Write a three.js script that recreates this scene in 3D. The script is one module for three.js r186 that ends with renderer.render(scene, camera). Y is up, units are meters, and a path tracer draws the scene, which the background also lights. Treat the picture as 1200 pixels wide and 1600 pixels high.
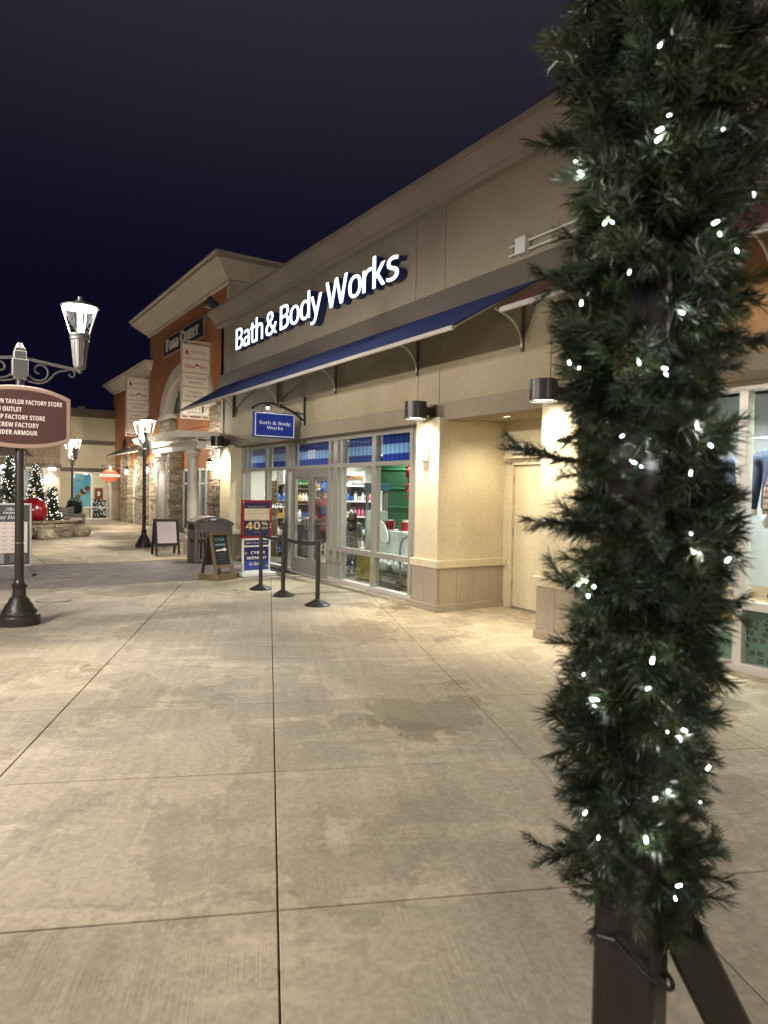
import * as THREE from 'three';
import { mergeGeometries, toCreasedNormals } from 'three/addons/utils/BufferGeometryUtils.js';
import { RoundedBoxGeometry } from 'three/addons/geometries/RoundedBoxGeometry.js';
import { TextGeometry } from 'three/addons/geometries/TextGeometry.js';
import { FontLoader } from 'three/addons/loaders/FontLoader.js';
import { MarchingCubes } from 'three/addons/objects/MarchingCubes.js';

// ------------------------------------------------------------------ camera, sky, moon, exposure
const scene = new THREE.Scene();
const camera = new THREE.PerspectiveCamera(73.06, 3 / 4, 0.05, 600);
camera.rotation.order = 'YXZ';
camera.position.set(0, 1.65, 0);
camera.rotation.set(-0.02742, -0.5767, 0.01718);
camera.focus = 9;
camera.userData.fStop = 4.5;
const renderer = new THREE.WebGLRenderer({ antialias: true });
renderer.toneMapping = THREE.LinearToneMapping;
renderer.toneMappingExposure = 1.1;
renderer.shadowMap.enabled = true;
{
  const W = 256, H = 128, d = new Float32Array(W * H * 4);
  for (let y = 0; y < H; y++) {
    const el = ((y + 0.5) / H - 0.5) * 180, k = THREE.MathUtils.smoothstep(el, 14, 48), l = THREE.MathUtils.smoothstep(el, -5, 12);
    for (let x = 0; x < W; x++) {
      const o = (y * W + x) * 4;
      d[o] = 0.0023 + 0.0012 * l + 0.030 * k; d[o + 1] = 0.0023 + 0.0007 * l + 0.0262 * k; d[o + 2] = 0.0056 + 0.0064 * l + 0.0275 * k; d[o + 3] = 1;
    }
  }
  const sky = new THREE.DataTexture(d, W, H, THREE.RGBAFormat, THREE.FloatType);
  sky.mapping = THREE.EquirectangularReflectionMapping;
  sky.magFilter = THREE.LinearFilter; sky.needsUpdate = true;
  scene.background = sky; scene.environment = sky;
}
const moon = new THREE.DirectionalLight(0xffeedd, 0.02);
moon.name = 'moon'; moon.position.set(-20, 60, 40); moon.target.position.set(0, 0, -10); moon.shadow.radius = 20; moon.castShadow = true;
moon.shadow.camera.left = -40; moon.shadow.camera.right = 40; moon.shadow.camera.top = 40; moon.shadow.camera.bottom = -40; moon.shadow.camera.far = 160;
scene.add(moon, moon.target);

// light levels (candela-like), tuned together
const LV = { street: 44, postlamp: 30, wall: 25, soffit: 11, lantern: 14, shop: 46, shop2: 26, far: 14 };
const WARM = [1, 0.86, 0.66], LED = [1, 0.93, 0.84], GOLD = [1, 0.78, 0.48];

// ------------------------------------------------------------------ helpers
let seedState = 12345;
const rnd = () => { seedState = (seedState + 0x6d2b79f5) | 0; let t = Math.imul(seedState ^ (seedState >>> 15), 1 | seedState); t = (t + Math.imul(t ^ (t >>> 7), 61 | t)) ^ t; return ((t ^ (t >>> 14)) >>> 0) / 4294967296; };
const rr = (a, b) => a + (b - a) * rnd();
const V = (x, y, z) => new THREE.Vector3(x, y, z);
const font = await new FontLoader().loadAsync('fonts/droid/droid_sans_regular.typeface.json');
const fontSerif = await new FontLoader().loadAsync('fonts/droid/droid_serif_bold.typeface.json');
const fontBold = await new FontLoader().loadAsync('fonts/droid/droid_sans_bold.typeface.json');
const used = {};
function numbered(name) { const n = used[name] = (used[name] ?? -1) + 1; return n ? name + '_' + String(n).padStart(3, '0') : name; }
function tag(o, label, category, group) { o.userData.label = label; if (category) o.userData.category = category; if (group) o.userData.group = group; return o; }
function thing(name, label, category, [x, y, z] = [0, 0, 0], turn = 0, group) {
  const o = new THREE.Group(); o.name = numbered(name); o.position.set(x, y, z); o.rotation.y = turn; scene.add(o);
  return tag(o, label, category, group);
}
function shade(m) { m.castShadow = true; m.receiveShadow = true; return m; }
function part(parent, name, geo, mat, label) {
  const m = shade(new THREE.Mesh(Array.isArray(geo) ? merge(geo) : geo, mat)); m.name = name; parent.add(m);
  if (label) m.userData.label = label;
  return m;
}
// a part given in world coordinates under an unrotated thing
function wpart(t, name, geo, mat, label) {
  const g = (Array.isArray(geo) ? merge(geo) : geo).clone(); let x = 0, y = 0, z = 0;
  for (let p = t; p && p !== scene; p = p.parent) { x += p.position.x; y += p.position.y; z += p.position.z; }
  g.translate(-x, -y, -z); return part(t, name, g, mat, label);
}
function dup(root, label, pos, turn) {
  const r = root.clone(); r.name = numbered(root.name.replace(/_\d{3}$/, '')); r.userData = { ...root.userData };
  if (label) r.userData.label = label;
  if (pos) r.position.set(...pos);
  if (turn !== undefined) r.rotation.y = turn;
  scene.add(r); return r;
}
function merge(list) {
  const flat = list.map((g) => { const h = g.index ? g.toNonIndexed() : g.clone(); for (const k of Object.keys(h.attributes)) if (!['position', 'normal', 'uv'].includes(k)) h.deleteAttribute(k); return h; });
  return mergeGeometries(flat, false);
}
// texture coordinates in metres, by the face's main direction
function muv(g) {
  const h = g.index ? g.toNonIndexed() : g, p = h.attributes.position, n = h.attributes.normal, uv = new Float32Array(p.count * 2);
  for (let i = 0; i < p.count; i++) {
    const ax = Math.abs(n.getX(i)), ay = Math.abs(n.getY(i)), az = Math.abs(n.getZ(i));
    if (ay >= ax && ay >= az) { uv[2 * i] = p.getX(i); uv[2 * i + 1] = p.getZ(i); }
    else if (ax >= az) { uv[2 * i] = p.getZ(i); uv[2 * i + 1] = p.getY(i); }
    else { uv[2 * i] = p.getX(i); uv[2 * i + 1] = p.getY(i); }
  }
  h.setAttribute('uv', new THREE.BufferAttribute(uv, 2)); return h;
}
const bx = (x0, x1, y0, y1, z0, z1) => muv(new THREE.BoxGeometry(Math.abs(x1 - x0), Math.abs(y1 - y0), Math.abs(z1 - z0)).translate((x0 + x1) / 2, (y0 + y1) / 2, (z0 + z1) / 2));
const rb = (w, h, d, r = 0.006, x = 0, y = 0, z = 0) => new RoundedBoxGeometry(w, h, d, 2, Math.min(r, w / 2.1, h / 2.1, d / 2.1)).translate(x, y, z);
const rbx = (x0, x1, y0, y1, z0, z1, r = 0.008) => muv(rb(Math.abs(x1 - x0), Math.abs(y1 - y0), Math.abs(z1 - z0), r, (x0 + x1) / 2, (y0 + y1) / 2, (z0 + z1) / 2));
const cyl = (r0, r1, h, x = 0, y = 0, z = 0, n = 20, open = false) => new THREE.CylinderGeometry(r1, r0, h, n, 1, open).translate(x, y + h / 2, z);
const lathe = (pts, n = 24) => toCreasedNormals(new THREE.LatheGeometry(pts.map(([r, y]) => new THREE.Vector2(r, y)), n), 0.6);
const tube = (pts, r, n = 24, k = 6) => new THREE.TubeGeometry(new THREE.CatmullRomCurve3(pts.map((p) => V(...p))), n, r, k);
function bar(a, b, r, k = 6) { const A = V(...a), B = V(...b), d = B.clone().sub(A), g = new THREE.CylinderGeometry(r, r, d.length(), k); g.applyQuaternion(new THREE.Quaternion().setFromUnitVectors(V(0, 1, 0), d.clone().normalize())); return g.translate((A.x + B.x) / 2, (A.y + B.y) / 2, (A.z + B.z) / 2); }
function flat(a, b, w, t) { const A = V(...a), B = V(...b), d = B.clone().sub(A), g = new THREE.BoxGeometry(w, d.length(), t); g.applyQuaternion(new THREE.Quaternion().setFromUnitVectors(V(0, 1, 0), d.clone().normalize())); return g.translate((A.x + B.x) / 2, (A.y + B.y) / 2, (A.z + B.z) / 2); }
// solid from 8 corners: bottom four then top four, both counter-clockwise seen from above
function hexa(c) {
  const f = [[0, 1, 2, 3], [7, 6, 5, 4], [0, 4, 5, 1], [1, 5, 6, 2], [2, 6, 7, 3], [3, 7, 4, 0]], pos = [];
  for (const q of f) for (const i of [q[0], q[2], q[1], q[0], q[3], q[2]]) pos.push(...c[i]);
  const g = new THREE.BufferGeometry(); g.setAttribute('position', new THREE.Float32BufferAttribute(pos, 3));
  // orient outwards
  const p = g.attributes.position, m = V(0, 0, 0); for (const k of c) m.add(V(...k)); m.multiplyScalar(1 / 8);
  for (let i = 0; i < p.count; i += 3) {
    const a = V().fromBufferAttribute(p, i), b = V().fromBufferAttribute(p, i + 1), d = V().fromBufferAttribute(p, i + 2), n = b.clone().sub(a).cross(d.clone().sub(a));
    if (n.dot(a.clone().sub(m)) < 0) { p.setXYZ(i + 1, d.x, d.y, d.z); p.setXYZ(i + 2, b.x, b.y, b.z); }
  }
  g.computeVertexNormals(); return muv(g);
}
const quadUV = (w, h) => new THREE.PlaneGeometry(w, h);
function extr(shape, depth, bevel = 0) { return new THREE.ExtrudeGeometry(shape, { depth, bevelEnabled: bevel > 0, bevelThickness: bevel, bevelSize: bevel, bevelSegments: 2, curveSegments: 24 }); }
function pointLight(parent, name, [x, y, z], cd, color, radius = 2) { const l = new THREE.PointLight(new THREE.Color().setRGB(...color), cd); l.name = name; l.position.set(x, y, z); l.castShadow = true; l.shadow.radius = radius; parent.add(l); return l; }
function spotLight(parent, name, [x, y, z], [tx, ty, tz], cd, color, angle, radius = 2, pen = 0.6) {
  const l = new THREE.SpotLight(new THREE.Color().setRGB(...color), cd, 0, angle, pen); l.name = name; l.position.set(x, y, z); l.castShadow = true; l.shadow.radius = radius;
  l.target.position.set(tx, ty, tz); l.target.name = name + '_aim'; parent.add(l, l.target); return l;
}

// ------------------------------------------------------------------ textures
function lattice(n, seed) { const a = new Float32Array(n * n); let s = seed | 0; for (let i = 0; i < a.length; i++) { s = (Math.imul(s, 1664525) + 1013904223) | 0; a[i] = (s >>> 8) / 16777216; } return a; }
// tileable value noise: size n, periods px, py, several octaves
function fbm(n, px, py, oct, seed, gain = 0.5) {
  const out = new Float32Array(n * n); let amp = 1, sum = 0;
  for (let o = 0; o < oct; o++) {
    const wx = Math.min(px << o, n), wy = Math.min(py << o, n), L = lattice(Math.max(wx, wy), seed + o * 101), S = Math.max(wx, wy);
    const ix = new Int32Array(n), jx = new Int32Array(n), fx = new Float32Array(n);
    for (let x = 0; x < n; x++) { const u = (x / n) * wx, i = Math.floor(u), f = u - i; ix[x] = i % wx; jx[x] = (i + 1) % wx; fx[x] = f * f * (3 - 2 * f); }
    for (let y = 0; y < n; y++) {
      const v = (y / n) * wy, i = Math.floor(v), f0 = v - i, f = f0 * f0 * (3 - 2 * f0), r0 = (i % wy) * S, r1 = ((i + 1) % wy) * S;
      for (let x = 0, k = y * n; x < n; x++, k++) { const a = L[r0 + ix[x]], b = L[r0 + jx[x]], c = L[r1 + ix[x]], d = L[r1 + jx[x]], p = a + (b - a) * fx[x], q = c + (d - c) * fx[x]; out[k] += amp * (p + (q - p) * f); }
    }
    sum += amp; amp *= gain;
  }
  for (let i = 0; i < out.length; i++) out[i] /= sum;
  return out;
}
const sst = THREE.MathUtils.smoothstep;
function tex(n, fn, size, color) {
  const d = new Uint8Array(n * n * 4), c = [0, 0, 0];
  for (let i = 0; i < n * n; i++) { fn(i, c); d[4 * i] = THREE.MathUtils.clamp(c[0] * 255, 0, 255); d[4 * i + 1] = THREE.MathUtils.clamp(c[1] * 255, 0, 255); d[4 * i + 2] = THREE.MathUtils.clamp(c[2] * 255, 0, 255); d[4 * i + 3] = 255; }
  const t = new THREE.DataTexture(d, n, n); t.wrapS = t.wrapT = THREE.RepeatWrapping; t.magFilter = THREE.LinearFilter; t.repeat.set(1 / size, 1 / size); if (color) t.colorSpace = THREE.SRGBColorSpace; t.needsUpdate = true; return t;
}
function canvasTex(w, h, draw) { const c = document.createElement('canvas'); c.width = w; c.height = h; draw(c.getContext('2d'), w, h); const t = new THREE.CanvasTexture(c); t.colorSpace = THREE.SRGBColorSpace; return t; }
// fits a line of text to a width
function fit(g, text, x, y, w, px, style = 'bold', family = 'sans-serif', align = 'center') {
  g.font = `${style} ${px}px ${family}`; g.textAlign = align; g.textBaseline = 'middle'; const m = g.measureText(text).width;
  g.save(); g.translate(x, y); g.scale(w / m, 1); g.fillText(text, 0, 0); g.restore();
}

const concreteColor = (() => {
  const n = 2048, a = fbm(n, 5, 5, 7, 11), b = fbm(n, 7, 7, 8, 29, 0.58), c = fbm(n, 220, 12, 3, 41), g = fbm(n, 512, 512, 2, 53), p = fbm(n, 9, 6, 8, 67, 0.6), e = fbm(n, 3, 3, 4, 83), q = fbm(n, 14, 40, 7, 97, 0.62), k = fbm(n, 420, 420, 1, 113), f1 = fbm(n, 12, 9, 8, 131, 0.62), f2 = fbm(n, 22, 16, 7, 149, 0.6);
  return tex(n, (i, o) => {
    let v = 0.93 + 0.46 * (a[i] - 0.5) + 0.10 * (c[i] - 0.5) + 0.17 * (g[i] - 0.5) - 0.12 * sst(k[i], 0.955, 0.985);
    const damp = sst(p[i] + 0.10 * (b[i] - 0.5), 0.53, 0.57) * (0.45 + 0.55 * sst(e[i], 0.42, 0.6)), pale = sst(b[i], 0.53, 0.64) * (1 - damp), scuff = sst(q[i], 0.60, 0.68);
    const f = f1[i] * 0.6 + b[i] * 0.4, flake = sst(f, 0.535, 0.555) * sst(a[i], 0.40, 0.55), flake2 = sst(f2[i], 0.56, 0.575) * sst(e[i], 0.58, 0.42), rim = sst(p[i] + 0.10 * (b[i] - 0.5), 0.50, 0.53) * (1 - damp);
    v *= 1 - 0.12 * damp - 0.10 * flake - 0.09 * flake2 + 0.07 * pale + 0.08 * scuff + 0.05 * rim;
    const warm = (e[i] - 0.5) * 0.10 + damp * 0.015;
    o[0] = v * (0.715 + warm * 0.5); o[1] = v * 0.674; o[2] = v * (0.596 - warm);
  }, 10, true);
})();
const broomBump = (() => {
  const n = 1024, s = fbm(n, 190, 6, 3, 5), g = fbm(n, 256, 256, 3, 7), q = fbm(n, 6, 6, 4, 9);
  return tex(n, (i, o) => { o[0] = o[1] = o[2] = 0.5 + 0.75 * (s[i] - 0.5) * sst(q[i], 0.3, 0.7) + 0.35 * (g[i] - 0.5); }, 1.3);
})();
const stuccoBump = (() => { const n = 512, a = fbm(n, 48, 48, 4, 15, 0.65); return tex(n, (i, o) => { o[0] = o[1] = o[2] = a[i]; }, 0.6); })();
const stuccoTone = (() => {
  const n = 1024, a = fbm(n, 4, 4, 7, 19, 0.6), s = fbm(n, 60, 3, 4, 23), g = fbm(n, 256, 256, 2, 27);
  return tex(n, (i, o) => { const v = 0.93 + 0.16 * (a[i] - 0.5) + 0.022 * (s[i] - 0.5) + 0.12 * (g[i] - 0.5); o[0] = v; o[1] = v * (0.995 + 0.02 * (a[i] - 0.5)); o[2] = v * 0.985; }, 4, true);
})();
const stoneTone = (() => { const n = 512, a = fbm(n, 8, 16, 6, 31, 0.6), g = fbm(n, 90, 90, 3, 37); return tex(n, (i, o) => { const v = 0.72 + 0.5 * (a[i] - 0.5) + 0.25 * (g[i] - 0.5); o[0] = v * 1.02; o[1] = v; o[2] = v * 0.95; }, 0.8, true); })();
const grimeTone = (() => { const n = 512, a = fbm(n, 6, 6, 6, 43, 0.6), g = fbm(n, 128, 128, 2, 47); return tex(n, (i, o) => { const v = 0.9 + 0.28 * (a[i] - 0.5) + 0.1 * (g[i] - 0.5); o[0] = o[1] = o[2] = v; }, 0.9, true); })();
const woodTone = (() => { const n = 512, a = fbm(n, 60, 3, 5, 57, 0.6); return tex(n, (i, o) => { const v = 0.82 + 0.6 * (a[i] - 0.5); o[0] = v; o[1] = v * 0.96; o[2] = v * 0.9; }, 0.6, true); })();
const roughMap = (() => { const n = 512, a = fbm(n, 7, 7, 6, 61, 0.6); return tex(n, (i, o) => { o[0] = o[1] = o[2] = 0.72 + 0.5 * (a[i] - 0.5); }, 1.1); })();
const fabricBump = (() => { const n = 256, a = fbm(n, 10, 3, 4, 71, 0.55); return tex(n, (i, o) => { o[0] = o[1] = o[2] = a[i]; }, 0.5); })();

// ------------------------------------------------------------------ materials
const rgb = (r, g, b) => new THREE.Color().setRGB(r, g, b);
const std = (r, g, b, rough = 0.8, metal = 0, more = {}) => new THREE.MeshStandardMaterial({ color: rgb(r, g, b), roughness: rough, metalness: metal, ...more });
const stucco = (r, g, b) => std(r, g, b, 0.92, 0, { map: stuccoTone, bumpMap: stuccoBump, bumpScale: 0.0035 });
const M = {
  concrete: std(0.88, 0.86, 0.83, 0.86, 0, { map: concreteColor, bumpMap: broomBump, bumpScale: 0.0022 }),
  concreteB: std(0.92, 0.895, 0.86, 0.86, 0, { map: concreteColor, bumpMap: broomBump, bumpScale: 0.0022 }), concreteC: std(0.84, 0.825, 0.805, 0.84, 0, { map: concreteColor, bumpMap: broomBump, bumpScale: 0.0028 }),
  bronzeWorn: std(0.045, 0.036, 0.034, 0.42, 0.15, { map: grimeTone, roughnessMap: roughMap, bumpMap: grimeTone, bumpScale: 0.0008 }), barGrey: std(0.33, 0.30, 0.265, 0.6),
  concreteFar: std(0.86, 0.82, 0.76, 0.88, 0, { map: concreteColor }),
  joint: std(0.05, 0.045, 0.04, 0.95),
  paver: std(0.20, 0.165, 0.15, 0.85, 0, { map: grimeTone }),
  paverBed: std(0.09, 0.08, 0.075, 0.95),
  signWall: stucco(0.33, 0.278, 0.207), tanWall: stucco(0.36, 0.305, 0.20), creamWall: stucco(0.68, 0.60, 0.42), brownBand: stucco(0.13, 0.105, 0.085), brownCornice: stucco(0.36, 0.295, 0.24), brownBand2: stucco(0.27, 0.225, 0.165),
  orange: stucco(0.47, 0.19, 0.075), orangeShop: stucco(0.50, 0.29, 0.14), trim: stucco(0.82, 0.76, 0.65), trimWhite: std(0.68, 0.65, 0.60, 0.6, 0, { map: stuccoTone }),
  tileBase: std(0.42, 0.36, 0.28, 0.55, 0, { map: stuccoTone, roughnessMap: roughMap }),
  alu: std(0.33, 0.31, 0.27, 0.45, 0.2), aluPale: std(0.62, 0.59, 0.55, 0.45, 0.35), doorFrame: std(0.25, 0.23, 0.205, 0.5, 0.1),
  glass: new THREE.MeshPhysicalMaterial({ color: rgb(0.86, 0.91, 0.89), transmission: 1, roughness: 0.0, thickness: 0, ior: 1.5 }),
  glassDark: new THREE.MeshPhysicalMaterial({ color: rgb(0.35, 0.38, 0.38), transmission: 1, roughness: 0.0, thickness: 0, ior: 1.5 }),
  lampGlass: new THREE.MeshPhysicalMaterial({ color: rgb(0.97, 0.98, 0.97), transmission: 1, roughness: 0, thickness: 0, ior: 1.3 }),
  bronze: std(0.032, 0.026, 0.024, 0.38, 0.2), black: std(0.018, 0.017, 0.017, 0.45), iron: std(0.03, 0.027, 0.025, 0.5, 0.3), grey: std(0.22, 0.21, 0.20, 0.5, 0.2, { map: grimeTone }),
  lampMetal: std(0.11, 0.105, 0.10, 0.45, 0.3), steel: std(0.35, 0.34, 0.33, 0.3, 0.8),
  white: std(0.75, 0.74, 0.71, 0.6), offWhite: std(0.62, 0.60, 0.55, 0.7),
  blueCanvas: std(0.004, 0.02, 0.125, 0.75, 0, { bumpMap: fabricBump, bumpScale: 0.002, side: THREE.DoubleSide }), redCanvas: std(0.13, 0.022, 0.022, 0.8, 0, { bumpMap: fabricBump, bumpScale: 0.002, side: THREE.DoubleSide }), brownCanvas: std(0.12, 0.085, 0.06, 0.8, 0, { side: THREE.DoubleSide }),
  signBlue: std(0.012, 0.03, 0.20, 0.35), signFrame: std(0.68, 0.70, 0.74, 0.4),
  glow: std(1, 1, 1, 0.5, 0, { emissive: rgb(1, 0.93, 0.82), emissiveIntensity: 7 }), glowWarm: std(1, 1, 1, 0.5, 0, { emissive: rgb(1, 0.85, 0.62), emissiveIntensity: 6 }), glowSoft: std(1, 1, 1, 0.5, 0, { emissive: rgb(1, 0.95, 0.88), emissiveIntensity: 3 }),
  letterFace: std(0.9, 0.9, 0.9, 0.4, 0, { emissive: rgb(0.78, 0.90, 1.0), emissiveIntensity: 1.7 }), letterSide: std(0.012, 0.022, 0.10, 0.4),
  stone: std(0.52, 0.44, 0.33, 0.9, 0, { map: stoneTone }), stoneB: std(0.40, 0.33, 0.24, 0.9, 0, { map: stoneTone }), stoneC: std(0.60, 0.53, 0.42, 0.9, 0, { map: stoneTone }), stoneDark: std(0.16, 0.13, 0.10, 0.95),
  wood: std(0.26, 0.19, 0.12, 0.7, 0, { map: woodTone }), woodDark: std(0.11, 0.085, 0.06, 0.75, 0, { map: woodTone }), chalk: std(0.025, 0.027, 0.03, 0.85),
  binBrown: std(0.15, 0.132, 0.12, 0.55, 0, { map: grimeTone }), binDark: std(0.015, 0.013, 0.012, 0.7),
  needle: std(0.044, 0.062, 0.028, 0.38, 0, { side: THREE.DoubleSide }), twig: std(0.06, 0.055, 0.035, 0.8),
};

// ------------------------------------------------------------------ ground
const E1 = [Math.sin(0.41159), -Math.cos(0.41159)], E2 = [Math.cos(0.41159), Math.sin(0.41159)];
function clipPoly(poly, f) {
  const out = [];
  for (let i = 0; i < poly.length; i++) {
    const a = poly[i], b = poly[(i + 1) % poly.length], fa = f(a), fb = f(b);
    if (fa >= 0) out.push(a);
    if ((fa >= 0) !== (fb >= 0)) { const t = fa / (fa - fb); out.push([a[0] + (b[0] - a[0]) * t, a[1] + (b[1] - a[1]) * t]); }
  }
  return out;
}
function slabGeo(poly, y) {   // poly in (x, z): a flat slab with sides 6 cm deep
  const pos = [], nor = [], uv = [], ch = 0.003, put = (x, yy, z, n, du = 0) => { pos.push(x, yy, z); nor.push(...n); uv.push(x * E2[0] + z * E2[1] + du, x * E1[0] + z * E1[1]); };
  const cx = poly.reduce((s, p) => s + p[0], 0) / poly.length, cz = poly.reduce((s, p) => s + p[1], 0) / poly.length;
  const inn = poly.map(([x, z]) => { const l = Math.hypot(x - cx, z - cz); return [x + (cx - x) / l * ch * 1.4, z + (cz - z) / l * ch * 1.4]; });
  let area = 0; poly.forEach((p, i) => { const q = poly[(i + 1) % poly.length]; area += p[0] * q[1] - q[0] * p[1]; });
  const P = area < 0 ? poly : [...poly].reverse(), I = area < 0 ? inn : [...inn].reverse();
  for (let i = 1; i < I.length - 1; i++) for (const k of [0, i, i + 1]) put(I[k][0], y, I[k][1], [0, 1, 0]);
  for (let i = 0; i < P.length; i++) {
    const j = (i + 1) % P.length, a = P[i], b = P[j], c = I[i], d = I[j], dx = b[0] - a[0], dz = b[1] - a[1], l = Math.hypot(dx, dz) || 1, n = [-dz / l, 0, dx / l], s = [n[0] * 0.7, 0.7, n[2] * 0.7];
    for (const [p, yy] of [[c, y], [a, y - ch], [b, y - ch], [c, y], [b, y - ch], [d, y]]) put(p[0], yy, p[1], s);
    for (const [p, yy] of [[a, y - ch], [a, y - 0.06], [b, y - 0.06], [a, y - ch], [b, y - 0.06], [b, y - ch]]) put(p[0], yy, p[1], n);
  }
  const g = new THREE.BufferGeometry(); g.setAttribute('position', new THREE.Float32BufferAttribute(pos, 3)); g.setAttribute('normal', new THREE.Float32BufferAttribute(nor, 3)); g.setAttribute('uv', new THREE.Float32BufferAttribute(uv, 2));
  return g;
}
function ground(name, geo, mat) { const m = part(scene, name, geo, mat); m.userData.kind = 'structure'; return m; }
ground('ground', muv(new THREE.CircleGeometry(380, 48).rotateX(-Math.PI / 2).translate(0, -0.09, 0)), M.concreteFar);
const pavement = new THREE.Group(); pavement.name = 'pavement'; pavement.userData.kind = 'structure'; scene.add(pavement);
part(pavement, 'joint_bed', muv(new THREE.PlaneGeometry(26, 22).rotateX(-Math.PI / 2).translate(-3, -0.02, -1.4)), M.joint);
const uLines = [-10.9, -9.35, -7.78, -6.2, -4.63, -3.06, -1.49, 0.055, 1.635, 3.25, 4.84, 6.42], sLines = [-4.2, -2.8, -1.4, -0.04, 1.33, 2.705, 4.07, 5.41, 6.85, 8.27, 9.68, 11.08, 12.48, 13.9, 15.3, 16.7];
for (let i = 0; i < uLines.length - 1; i++) for (let j = 0; j < sLines.length - 1; j++) {
  const u0 = uLines[i] + 0.0035, u1 = uLines[i + 1] - 0.0035, s0 = sLines[j] + 0.0038, s1 = sLines[j + 1] - 0.0038;
  let q = [[u0, s0], [u1, s0], [u1, s1], [u0, s1]].map(([u, s]) => [u * E2[0] + s * E1[0], u * E2[1] + s * E1[1]]);
  q = clipPoly(q, (p) => p[1] + 12.38); if (q.length) q = clipPoly(q, (p) => 7.15 - p[0]); if (q.length) q = clipPoly(q, (p) => 4 - p[1]);
  if (q.length < 3) continue;
  part(pavement, 'slab', slabGeo(q, rr(-0.0008, 0.0008)), [M.concrete, M.concreteB, M.concreteC][(rnd() * 3) | 0]);
}
{ // darker band of small pavers across the walkway
  const band = new THREE.Group(); band.name = 'paver_band'; band.userData.kind = 'structure'; scene.add(band);
  part(band, 'sand_bed', muv(new THREE.PlaneGeometry(16, 3.84).rotateX(-Math.PI / 2).translate(-1.8, -0.022, -14.31)), M.paverBed);
  const g = muv(rb(0.196, 0.06, 0.096, 0.006)), nx = 76, nz = 38, im = new THREE.InstancedMesh(g, M.paver, nx * nz), m4 = new THREE.Matrix4(); let k = 0;
  for (let z = 0; z < nz; z++) for (let x = 0; x < nx; x++) {
    m4.makeRotationFromEuler(new THREE.Euler(rr(-0.012, 0.012), 0, rr(-0.008, 0.008))).setPosition(-9.2 + x * 0.2 + (z % 2) * 0.1, -0.03 + rr(-0.002, 0.002), -12.43 - z * 0.1);
    im.setMatrixAt(k, m4); const t = rr(0.7, 1.25); im.setColorAt(k++, rgb(t * rr(0.95, 1.1), t, t * rr(0.92, 1.0)));
  }
  im.name = 'paver'; im.userData.kind = 'stuff'; im.receiveShadow = im.castShadow = true; band.add(im);
}
const walk = new THREE.Group(); walk.name = 'walkway'; walk.userData.kind = 'structure'; scene.add(walk);
part(walk, 'joint_bed', muv(new THREE.PlaneGeometry(30, 32).rotateX(-Math.PI / 2).translate(-4, -0.024, -32.24)), M.joint);
for (let i = 0; i < 10; i++) for (let j = 0; j < 11; j++) {
  const x0 = -12 + i * 2, z0 = -16.26 - j * 2.1;
  part(walk, 'slab', slabGeo([[x0 + 0.005, z0 - 0.005], [x0 + 1.995, z0 - 0.005], [x0 + 1.995, z0 - 2.095], [x0 + 0.005, z0 - 2.095]], rr(-0.001, 0.001)), M.concreteFar);
}
{
  const t = thing('manhole_cover', 'round pale drain cover flush in the pavement right of the directory post', 'manhole cover', [1.46, 0.002, -11.05]);
  part(t, 'cover', cyl(0.22, 0.22, 0.006, 0, 0, 0, 32), M.concreteFar); part(t, 'rim', new THREE.TorusGeometry(0.235, 0.01, 6, 40).rotateX(Math.PI / 2).translate(0, 0.0, 0), M.grey);
  for (let i = 0; i < 9; i++) part(t, 'stud', cyl(0.012, 0.012, 0.004, 0.13 * Math.cos(i * 0.7), 0.006, 0.13 * Math.sin(i * 0.7), 8), M.concreteFar);
}

// ------------------------------------------------------------------ the soap shop building (front wall faces -x)
const shop = thing('shop_building', 'long tan stucco shop building with lit white lettering and blue awning', 'building', [6, 0, -11]);
const wall = (z0, z1, y0, y1, x0, mat, name = 'wall_panel') => wpart(shop, name, rbx(x0, 6.2, y0, y1, z0, z1, 0.006), mat);
for (const [a, b] of [[-16.8, -12.8], [-12.79, -8.466], [-8.456, -7.764], [-7.754, -3.305], [-3.295, 3]]) wall(a, b, 4.5, 5.68, 6.0, M.signWall);
for (const [a, b] of [[-16.8, -15.945], [-15.935, -13.395], [-13.385, -10.892], [-10.882, -8.392], [-8.382, -7.872], [-7.862, -5.75]]) wall(a, b, 2.93, 4.2, 6.02, M.tanWall);
wall(-5.74, -4.6, 2.93, 4.2, 6.02, M.tanWall);
for (const [a, b] of [[-4.59, -3.2], [-3.19, 3]]) wall(a, b, 2.93, 4.2, 6.02, M.orangeShop);
wpart(shop, 'wall_core', [bx(6.06, 6.3, 2.95, 5.9, -16.78, 2.98), bx(6.0, 12, 0, 5.8, -16.8, -16.62), bx(6.2, 12, 0, 5.7, 2.9, 3.1)], M.signWall);
wpart(shop, 'brown_band', rbx(5.95, 6.1, 4.19, 4.5, -16.83, 3, 0.01), M.brownBand);
wpart(shop, 'header_band', [rbx(5.96, 6.3, 2.68, 2.93, -16.83, -5.72, 0.01), rbx(5.96, 6.3, 2.76, 2.93, -5.72, 3, 0.01)], M.brownBand2);
wpart(shop, 'cornice', [rbx(5.88, 6.2, 5.68, 5.78, -16.9, 3, 0.01), hexa([[5.88, 5.78, -16.9], [5.88, 5.78, 3], [6.2, 5.78, 3], [6.2, 5.78, -16.9], [5.74, 6.0, -17.04], [5.74, 6.0, 3], [6.2, 6.0, 3], [6.2, 6.0, -17.04]]), rbx(5.70, 6.25, 6.0, 6.08, -17.08, 3, 0.012)], M.brownCornice);
wpart(shop, 'roof', bx(6.1, 12, 5.7, 5.75, -16.7, 3), M.brownBand);
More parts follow.
